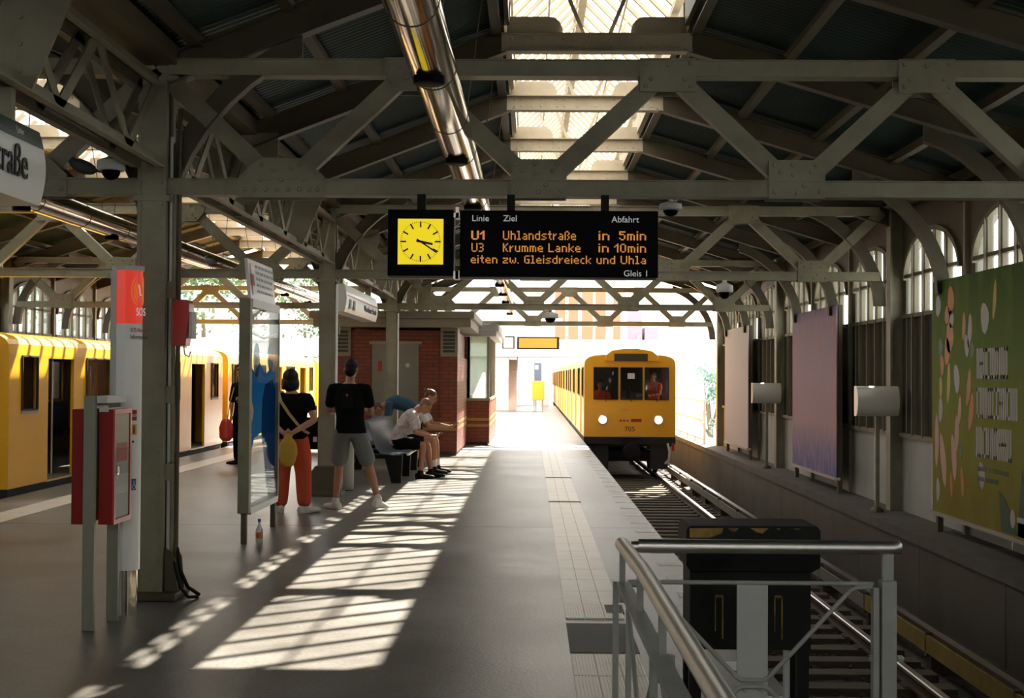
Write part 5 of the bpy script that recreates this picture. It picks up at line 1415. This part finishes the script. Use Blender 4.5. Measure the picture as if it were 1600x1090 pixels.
def hair_crop(q, c, M, s):
    q.ell(hp(c,M,s,0,-.018,.040), .079*s, .098*s, .084*s, 16, 10, M); q.ell(hp(c,M,s,0,-.055,-.005), .068*s, .052*s, .055*s, 12, 8, M)
def hair_bun(q, c, M, s):
    q.ell(hp(c,M,s,0,-.020,.040), .081*s, .100*s, .084*s, 16, 10, M); q.ell(hp(c,M,s,0,-.065,.0), .060*s, .05*s, .05*s, 12, 8, M)
    q.ell(hp(c,M,s,0,-.110,.065), .042*s, .042*s, .040*s, 12, 8, M)

# standing man in black T-shirt, seen from behind, legs apart, phone in both hands
J = dict(pel=(.02,-.02,.93), wst=(.01,-.02,1.10), che=(0,-.02,1.32), nek=(0,-.01,1.50), hed=(.012,.02,1.665), look=(.06,1,-.12),
 shl=(-.20,-.02,1.43), shr=(.20,-.02,1.43), ell=(-.255,.02,1.16), elr=(.255,.04,1.16), wrl=(-.12,.26,1.18), wrr=(.13,.27,1.18), hdl=(.5,.9,.1), hdr=(-.5,.9,.1), pnl=(.3,0,1), pnr=(-.3,0,1),
 hpl=(-.085,-.02,.90), hpr=(.105,-.02,.90), knl=(-.13,.03,.50), knr=(.235,.06,.50), anl=(-.16,.0,.085), anr=(.37,-.12,.13), tol=(-.30,.13,.02), tor=(.44,.06,.02), w=1.06)
man, Mm = person('man in black T-shirt and grey shorts standing with his back turned', (-2.16, 16.95, 0), R(-4), J, dict(shirt=CLBLACK, pants=CLGREY, leg=.74, flare=.016, shoes=SHOEW, hair=HAIRB, sleeve=.62), SKIN2, hair_short)
q = MB(); q.box(-.07,.07,-.165,-.160,1.20,1.42); q.build('back_print', mat('charcoal_print', (.011,.011,.011), .9, spec=.1), man, world=False)
q = MB(); q.ell((.0,-.168,1.36), .014, .006, .018, 8, 6); q.build('red_emblem', REDP, man, world=False)
ph = thing('phone', 'dark phone held by the standing man in grey shorts', 'phone', (-2.16, 17.28, 1.17)); q = MB(); q.box(-.035,.035,-.075,.075,-.005,.005); q.build('phone_body', BLACKGLOSS, ph, world=False, bevel=.003)

# standing woman in rust red trousers, hands clasped behind
J = dict(pel=(0,-.0,.88), wst=(0,.0,1.04), che=(0,-.0,1.22), nek=(0,.0,1.385), hed=(-.035,.03,1.535), look=(-.35,1,-.05),
 shl=(-.17,0,1.32), shr=(.18,-.0,1.32), ell=(-.27,-.07,1.08), elr=(.285,-.08,1.08), wrl=(-.06,-.19,.94), wrr=(.05,-.20,.93), hdl=(.8,-.1,-.5), hdr=(-.6,-.1,-.7), pnl=(0,-1,0), pnr=(0,1,0),
 hpl=(-.09,0,.86), hpr=(.09,0,.86), knl=(-.12,.02,.47), knr=(.13,.02,.47), anl=(-.13,-.01,.085), anr=(.155,-.01,.085), tol=(-.20,.16,.02), tor=(.27,.14,.02), w=1.05)
wom, Mw = person('woman in black top and rust red trousers with hands clasped behind her', (-2.76, 16.45, 0), R(-6), J, dict(shirt=CLBLACK, pants=CLRED, leg=1.84, flare=.030, shoes=SHOEW, hair=HAIRB, sleeve=.45), SKIN, hair_bob)
q = MB(); pts = [(-.12,.05,1.395),(-.145,-.07,1.385),(-.10,-.135,1.29),(0,-.145,1.15),(.10,-.14,1.03),(.17,-.09,.95),(.19,.02,.92)]
for a, b_ in zip(pts, pts[1:]): q.beam(a, b_, .010, .032, (0,0,1) if abs(a[2]-b_[2]) < .02 else (1,0,.6))
q.build('bag_strap', STRAP, wom, world=False)
bg2 = thing('cloth_bag', 'mustard yellow cloth bag held behind the woman in red trousers', 'bag', (-2.765, 16.20, .55))
q = MB(); torso(q, [((0,0,0),.05,.03),((0,0,.05),.085,.05),((0,0,.16),.115,.06),((0,0,.26),.10,.055),((0,0,.33),.05,.035),((0,0,.37),.02,.02)], (1,0,0)); organic(q, 'pouch', BAGY, bg2, .009, 4)
q = MB(); q.tube([(-.02,0,.34),(-.03,.0,.40),(0,0,.43),(.03,0,.40),(.02,0,.34)], .008, 6); q.build('drawstring', STRAP, bg2, world=False)

# two men sitting on the bench, facing the right track (local +Y becomes world +X)
def sitter(label, loc, J, cloth, skin, hair, rz=R(-90)):
    return person(label, loc, rz, J, cloth, skin, hair)
J1 = dict(pel=(0,.05,.56), wst=(0,.09,.72), che=(0,.22,.92), nek=(0,.33,1.05), hed=(0,.48,1.12), look=(0,.75,-.72), hup=(0,.65,.75),
 shl=(-.19,.28,.99), shr=(.19,.28,.99), ell=(-.20,.36,.72), elr=(.20,.34,.72), wrl=(-.08,.58,.66), wrr=(.09,.57,.66), hdl=(.3,1,-.05), hdr=(-.3,1,-.05), pnl=(.3,0,1), pnr=(-.3,0,1),
 hpl=(-.10,.06,.54), hpr=(.10,.06,.54), knl=(-.15,.50,.53), knr=(.15,.46,.53), anl=(-.13,.56,.085), anr=(.13,.42,.085), tol=(-.15,.74,.02), tor=(.16,.60,.02), hem=-.3)
sitter('man in pale floral shirt bent over his phone on the bench', (-2.12, 22.15, 0), J1, dict(shirt=CLFLORAL, pants=CLBLACK, leg=.72, shoes=SHOEB, hair=HAIRBL, sleeve=.7), SKIN2, hair_crop)
J2 = dict(pel=(0,.05,.57), wst=(0,.11,.75), che=(0,.27,.96), nek=(0,.36,1.12), hed=(0,.47,1.25), look=(0,.9,-.42), hup=(0,.4,.9),
 shl=(-.19,.30,1.05), shr=(.19,.31,1.05), ell=(-.20,.50,.80), elr=(.21,.46,.78), wrl=(-.06,.76,.77), wrr=(.06,.74,.76), hdl=(.35,1,.15), hdr=(-.35,1,.15), pnl=(.3,0,1), pnr=(-.3,0,1),
 hpl=(-.10,.06,.55), hpr=(.10,.06,.55), knl=(-.16,.54,.56), knr=(.14,.52,.56), anl=(-.14,.58,.085), anr=(.12,.54,.085), tol=(-.17,.77,.02), tor=(.16,.72,.02), hem=-.2)
sitter('man with hair bun and white T-shirt leaning forward on the bench', (-2.10, 23.2, 0), J2, dict(shirt=CLWHITE, pants=CLBLACK, leg=.55, shoes=SHOEB, hair=HAIRBR, sleeve=.62, socks=True), SKIN2, hair_bun)
for lab, x, y, z in (('dark phone held by the bench sitter in floral shirt', -1.44, 22.15, .70), ('dark phone held by the bench sitter with hair bun', -1.24, 23.2, .83)):
    p_ = thing('phone', lab, 'phone', (x, y, z)); q = MB(); q.box(-.07,.07,-.035,.035,-.005,.005); q.build('phone_body', BLACKGLOSS, p_, world=False, bevel=.003)
# man in navy shirt doubled over on the other side of the bench, facing left
J3 = dict(pel=(0,.02,.95), wst=(0,.16,1.06), che=(0,.38,1.13), nek=(0,.56,1.09), hed=(0,.69,1.00), look=(0,.55,-.85), hup=(0,.85,.5),
 shl=(-.19,.48,1.08), shr=(.19,.48,1.08), ell=(-.22,.52,.82), elr=(.22,.55,.82), wrl=(-.10,.62,.60), wrr=(.10,.66,.60),
 hpl=(-.10,.0,.90), hpr=(.10,.0,.90), knl=(-.12,.04,.49), knr=(.12,.02,.49), anl=(-.13,-.02,.085), anr=(.13,-.04,.085), tol=(-.15,.16,.02), tor=(.16,.14,.02), hem=-.2)
sitter('man in navy blue shirt bending down behind the bench sitters', (-2.0, 25.1, 0), J3, dict(shirt=CLBLUE, pants=CLBLACK, leg=.8, shoes=SHOEB, hair=HAIRBR, sleeve=.6), SKIN2, hair_crop, R(90))
# dark dressed person mostly hidden by the display case
J4 = dict(pel=(0,0,.92), wst=(0,0,1.09), che=(0,0,1.30), nek=(0,0,1.46), hed=(0,.02,1.61), look=(.3,1,-.1),
 shl=(-.18,0,1.39), shr=(.18,0,1.39), ell=(-.24,.0,1.13), elr=(.24,.0,1.13), wrl=(-.16,.20,1.16), wrr=(.22,.04,.88),
 hpl=(-.09,0,.89), hpr=(.09,0,.89), knl=(-.10,.02,.49), knr=(.10,.02,.49), anl=(-.10,0,.085), anr=(.11,0,.085), tol=(-.13,.18,.02), tor=(.15,.18,.02))
person('dark dressed person half hidden behind the display case by the left train', (-5.12, 25.2, 0), R(150), J4, dict(shirt=CLBLACK, pants=CLBLACK, leg=1.9, shoes=SHOEB, hair=HAIRBR, sleeve=.95), SKIN2, hair_short)
rb = thing('shoulder_bag', 'red shoulder bag beside the dark dressed person near the left train', 'bag', (-5.36, 25.0, .42))
q = MB(); torso(q, [((0,0,0),.06,.04),((0,0,.06),.12,.07),((0,0,.24),.13,.07),((0,0,.36),.09,.05),((0,0,.40),.03,.03)], (1,0,0)); organic(q, 'pouch', REDP, rb, .010, 4)
q = MB(); q.tube([(.02,0,.38),(.06,.03,.70),(.12,.06,.95)], .010, 6); q.build('strap', STRAP, rb, world=False)
# crew in the cab of the right train
JC = dict(pel=(0,0,.56), wst=(0,0,.74), che=(0,.01,.96), nek=(0,.02,1.12), hed=(0,.05,1.27), look=(0,1,-.05),
 shl=(-.19,.01,1.04), shr=(.19,.01,1.04), ell=(-.26,.10,.80), elr=(.26,.10,.80), wrl=(-.18,.36,.78), wrr=(.18,.36,.78),
 hpl=(-.10,.03,.54), hpr=(.10,.03,.54), knl=(-.13,.44,.53), knr=(.13,.44,.53), anl=(-.13,.44,.085), anr=(.13,.44,.085), tol=(-.14,.62,.02), tor=(.14,.62,.02), w=1.02)
person('train driver in red vest behind the left cab window', (2.49-.70, 36.72, .12), R(180), JC, dict(shirt=CLVEST, pants=CLBLACK, leg=1.8, shoes=SHOEB, hair=HAIRB, sleeve=.4), SKIN2, hair_short)
person('second crew member in red vest turned sideways behind the right cab window', (2.49+.68, 36.75, .34), R(140), JC, dict(shirt=CLVEST, pants=CLBLACK, leg=1.8, shoes=SHOEB, hair=HAIRBR, sleeve=.4), SKIN, hair_short)
for x, z in ((-.70, .40), (.68, .62)):
    t = thing('cab_seat', 'dark cab seat under the %s' % ('train driver' if x < 0 else 'second crew member'), 'seat', (2.49+x, 36.75, .09))
    m = MB(); m.box(2.49+x-.2, 2.49+x+.2, 36.6, 37.0, z+.08, z+.16); m.build('cushion', CLBLACK, t)
    m = MB(); m.tube([(2.49+x, 36.8, .12), (2.49+x, 36.8, z+.1)], .04, 8); m.build('pedestal', TRAINDARK, t)
# pigeons on the steelwork
def pigeon(label, loc, rz):
    t = thing('pigeon', label, 'bird', loc, None, rz)
    q = MB(); q.ell((0,0,.09), .05, .10, .05, 12, 8, Matrix.Rotation(R(20),3,'X')); q.ell((0,.09,.155), .026, .03, .03, 10, 6); limb(q, [(0,.06,.11),(0,.09,.15)], [.035,.025]); limb(q, [(0,-.06,.07),(0,-.18,.05)], [.03,.018], .4)
    organic(q, 'body', PIGEON, t, .006, 3)
    q = MB(); q.tube([(0,.115,.155),(0,.14,.148)], [.007,.002], 6); q.build('beak', TXTBLACK, t, world=False)
    for s in (-1, 1): q = MB(); q.tube([(s*.018,.0,.05),(s*.018,.005,0)], .005, 6); q.build('leg', REDP, t, world=False)
pigeon('pigeon perched on the left truss chord beside the hanging sign', (-3.24, 10.2, ZB+.06), R(100))
pigeon('dark pigeon perched on the second left truss', (-4.27, 18.9, ZB+.06), R(60))
# ================================================================== OUTSIDE
t = thing('footbridge', 'white concrete footbridge crossing the tracks beyond the platform', 'footbridge', (0, 67, -7))
m = MB(); m.box(-16, 14, 66, 69, 2.5, 3.15); m.build('deck', OUTWHITE, t)
m = MB(); m.box(-16, 14, 65.9, 66.05, 3.15, 3.3); m.build('parapet_rail', OUTWHITE, t)
m = MB(); m.box(-6.2, -1.05, 66.2, 68.8, 0, 2.5); m.build('pier', OUTWHITE, t)
m = MB(); m.box(6.2, 7.0, 66.2, 68.8, -7, 2.5); m.build('pier', OUTWHITE, t)
for k in range(14):
    m = MB(); m.box(-1.04, -.66, 65.9-.0 + .16*k, 66.06 + .16*k, .17*k, .17*(k+1)); m.build('step', mat('stair_tread', (.45,.33,.27), .8) if 'stair_tread' not in bpy.data.materials else bpy.data.materials['stair_tread'], t)
m = MB(); m.tube([(-.64,65.9,.95),(-.64,68.1,3.2)], .03, 6); m.build('stair_rail', OUTWHITE, t)
t = thing('vending_box', 'small yellow box on legs at the far end of the platform', 'box', (.33, 64, 0))
m = MB(); m.box(.06, .60, 63.8, 64.2, .52, 1.38); m.build('cabinet', YELP, t, bevel=.02)
for x in (.12, .50): m = MB(); m.box(x, x+.05, 63.95, 64.05, 0, .52); m.build('leg', TRAINGREY, t)
t = thing('notice_panel', 'slate blue notice panel standing behind the far yellow box', 'panel', (.33, 65.2, 0))
m = MB(); m.box(.15, .48, 65.2, 65.26, 1.3, 2.2); m.build('board', mat('slate_blue', (.10,.14,.22), .5), t)
m = MB(); m.box(.2, .26, 65.21, 65.25, 0, 1.3); m.build('post', TRAINGREY, t)
m = MB(); m.box(.18, .34, 65.19, 65.2, 1.9, 2.1); m.build('notice', CLWHITE, t)

def facade(name, label, y, depth, x0, x1, z0, z1, wallm, wins, winm, cat='building', roof=None):
    t = thing(name, label, cat, ((x0+x1)/2, y, z0))
    m = MB(); m.box(x0, x1, y, y+depth, z0, z1); m.build('wall', wallm, t)
    for a, b_, c, d in wins:
        m = MB(); m.box(a, b_, y-.12, y+.02, c, d); m.build('window' if winm is FARGLASS else 'brick_panel', winm, t)
    if roof:
        m = MB(); m.box(x0-.4, x1+.4, y-.4, y+depth+.4, z1, z1+.5); m.build('roof_slab', roof, t)
    return t
wins = [(x, x+1.1, z, z+1.3) for x in (-5.6, -4.2, -2.6, -.9) for z in (4.0, 6.2)]
facade('white_building', 'white rendered building behind the footbridge', 78, 8, -6.2, 1.0, -7, 8.6, OUTWHITE, wins, mat('pale_window', (.55,.62,.70), .3), roof=OUTWHITE)
bs = 12.34; bx_ = lambda p: (p-830)/bs; bz = lambda p: 1.6+(587-p)/bs
pan = []
for a, b_ in ((844,858),(867,883),(888,903),(909,926),(930,946),(958,969)):
    pan += [(bx_(a), bx_(b_), bz(504), bz(455)), (bx_(a), bx_(b_), bz(538), bz(509))]
facade('brick_panel_building', 'pale far building with orange brick panels between white piers', 180, 20, bx_(838), bx_(977), -7, bz(432), OUTWHITE, pan, FARBRICK)
ts = 11.1; tx = lambda p: (p-830)/ts; tz = lambda p: 1.6+(587-p)/ts
t = facade('lilac_tower', 'pale lilac twin tower block to the right of the brick panel building', 200, 8, tx(980), tx(1003), -7, tz(486), FARLILAC, [(tx(995), tx(999), tz(536), tz(522))], FARGLASS)
m = MB(); cx_ = tx(991.5); m.lathe([(tx(1003)-cx_, tz(486)), (tx(998)-cx_, tz(476)), (.05, tz(464))], (cx_, 204, 0), 8); m.build('spire', FARLILAC, t)
m = MB(); m.box(tx(1007), tx(1028), 200, 208, -7, tz(510)); m.build('side_block', FARLILAC, t)
m = MB(); m.box(tx(1017), tx(1021), 199.9, 200.1, tz(545), tz(528)); m.build('window', FARGLASS, t)
LEFTB = mat('pale_ochre_render', (.66,.62,.55), .8)
wins = [(x, x+1.6, z, z+1.9) for x in (-54, -50, -46, -42, -38, -34, -30) for z in (-4, 0, 4, 8)]
facade('apartment_block', 'pale apartment block behind the trees beyond the left train', 135, 14, -57, -26, -7, 12, LEFTB, wins, FARGLASS, roof=OUTWHITE)
facade('low_workshop', 'low pale workshop roof beyond the left train', 116, 14, -30, -11, -7, 2.0, OUTWHITE, [(x, x+1.2, -.2, 1.2) for x in (-22,-19,-16,-13)], FARGLASS, roof=mat('pale_red_roof', (.55,.36,.3), .8))

def tree(label, x, y, z0, zt, rw, leafm, seed, n=2600):
    rnd = random.Random(seed)
    t = thing('tree', label, 'tree', (x, y, z0), 'trees beyond the station')
    m = MB(); m.tube([(x,y,z0),(x+.2,y,z0+(zt-z0)*.35),(x,y+.2,z0+(zt-z0)*.7)], [.35,.26,.1], 8)
    tr = m.build('trunk', BARK, t)
    m = MB()
    for k in range(4):
        a = rnd.uniform(0, 6.28); m.tube([(x+.1,y,z0+(zt-z0)*.35), (x+math.cos(a)*rw*.5, y+math.sin(a)*rw*.5, z0+(zt-z0)*(.55+.08*k))], [.14,.05], 6)
    m.build('branches', BARK, t)
    m = MB(); H = zt-z0
    clumps = [(x+rnd.gauss(0,rw*.42), y+rnd.gauss(0,rw*.42), z0+H*rnd.uniform(.42,.9), rnd.uniform(.28,.45)*rw) for _ in range(12)]
    for _ in range(n):
        c = rnd.choice(clumps); d = V((rnd.gauss(0,1),rnd.gauss(0,1),rnd.gauss(0,.8))).normalized()*c[3]*rnd.random()**.4
        p = V(c[:3]) + d; s = rnd.uniform(.10,.20)
        a = V((rnd.gauss(0,1),rnd.gauss(0,1),rnd.gauss(0,1))).normalized(); b_ = a.cross(V((rnd.gauss(0,1),rnd.gauss(0,1),rnd.gauss(0,1)))).normalized()
        m.add([p-a*s, p+b_*s*.6, p+a*s, p-b_*s*.6], [(0,1,2,3)])
    stuff(m.build('crown', leafm, t))
tl = [(-27,80,9.5,4.6),(-19.5,84,10.5,4.0),(-15.5,97,9.5,4.0),(-12.0,108,10,3.6),(-32,97,11,5)]
tlab = ['leftmost broad green tree beyond the left train', 'tall green tree left of the display case post', 'green tree seen right of the display case', 'far green tree seen beside the second column', 'tall green tree at the back beyond the left train']
for k, (x, y, zt, rw) in enumerate(tl): tree(tlab[k], x, y, -7, zt, rw, LEAF, 20+k)
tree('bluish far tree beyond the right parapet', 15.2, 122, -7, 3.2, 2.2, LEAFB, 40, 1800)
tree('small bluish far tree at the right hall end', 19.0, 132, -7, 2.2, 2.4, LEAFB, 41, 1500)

# parapet fence on the viaduct beyond the hall
t = thing('parapet_fence', 'white lattice fence on the viaduct wall right of the arriving train', 'fence', (4.5, 50, -.14))
for k in range(18):
    y = 36.9 + 2.0*k; m = MB(); m.box(4.47, 4.53, y-.03, y+.03, -.14, 1.02); m.build('post', OUTWHITE, t)
for z in (-.02, .48, .98):
    m = MB(); m.box(4.485, 4.515, 36.9, 71, z-.02, z+.02); m.build('rail', OUTWHITE, t)
m = MB(); y = 37.1
while y < 70.8: m.box(4.492, 4.508, y-.008, y+.008, -.02, .98); y += .2
stuff(m.build('bars', OUTWHITE, t))
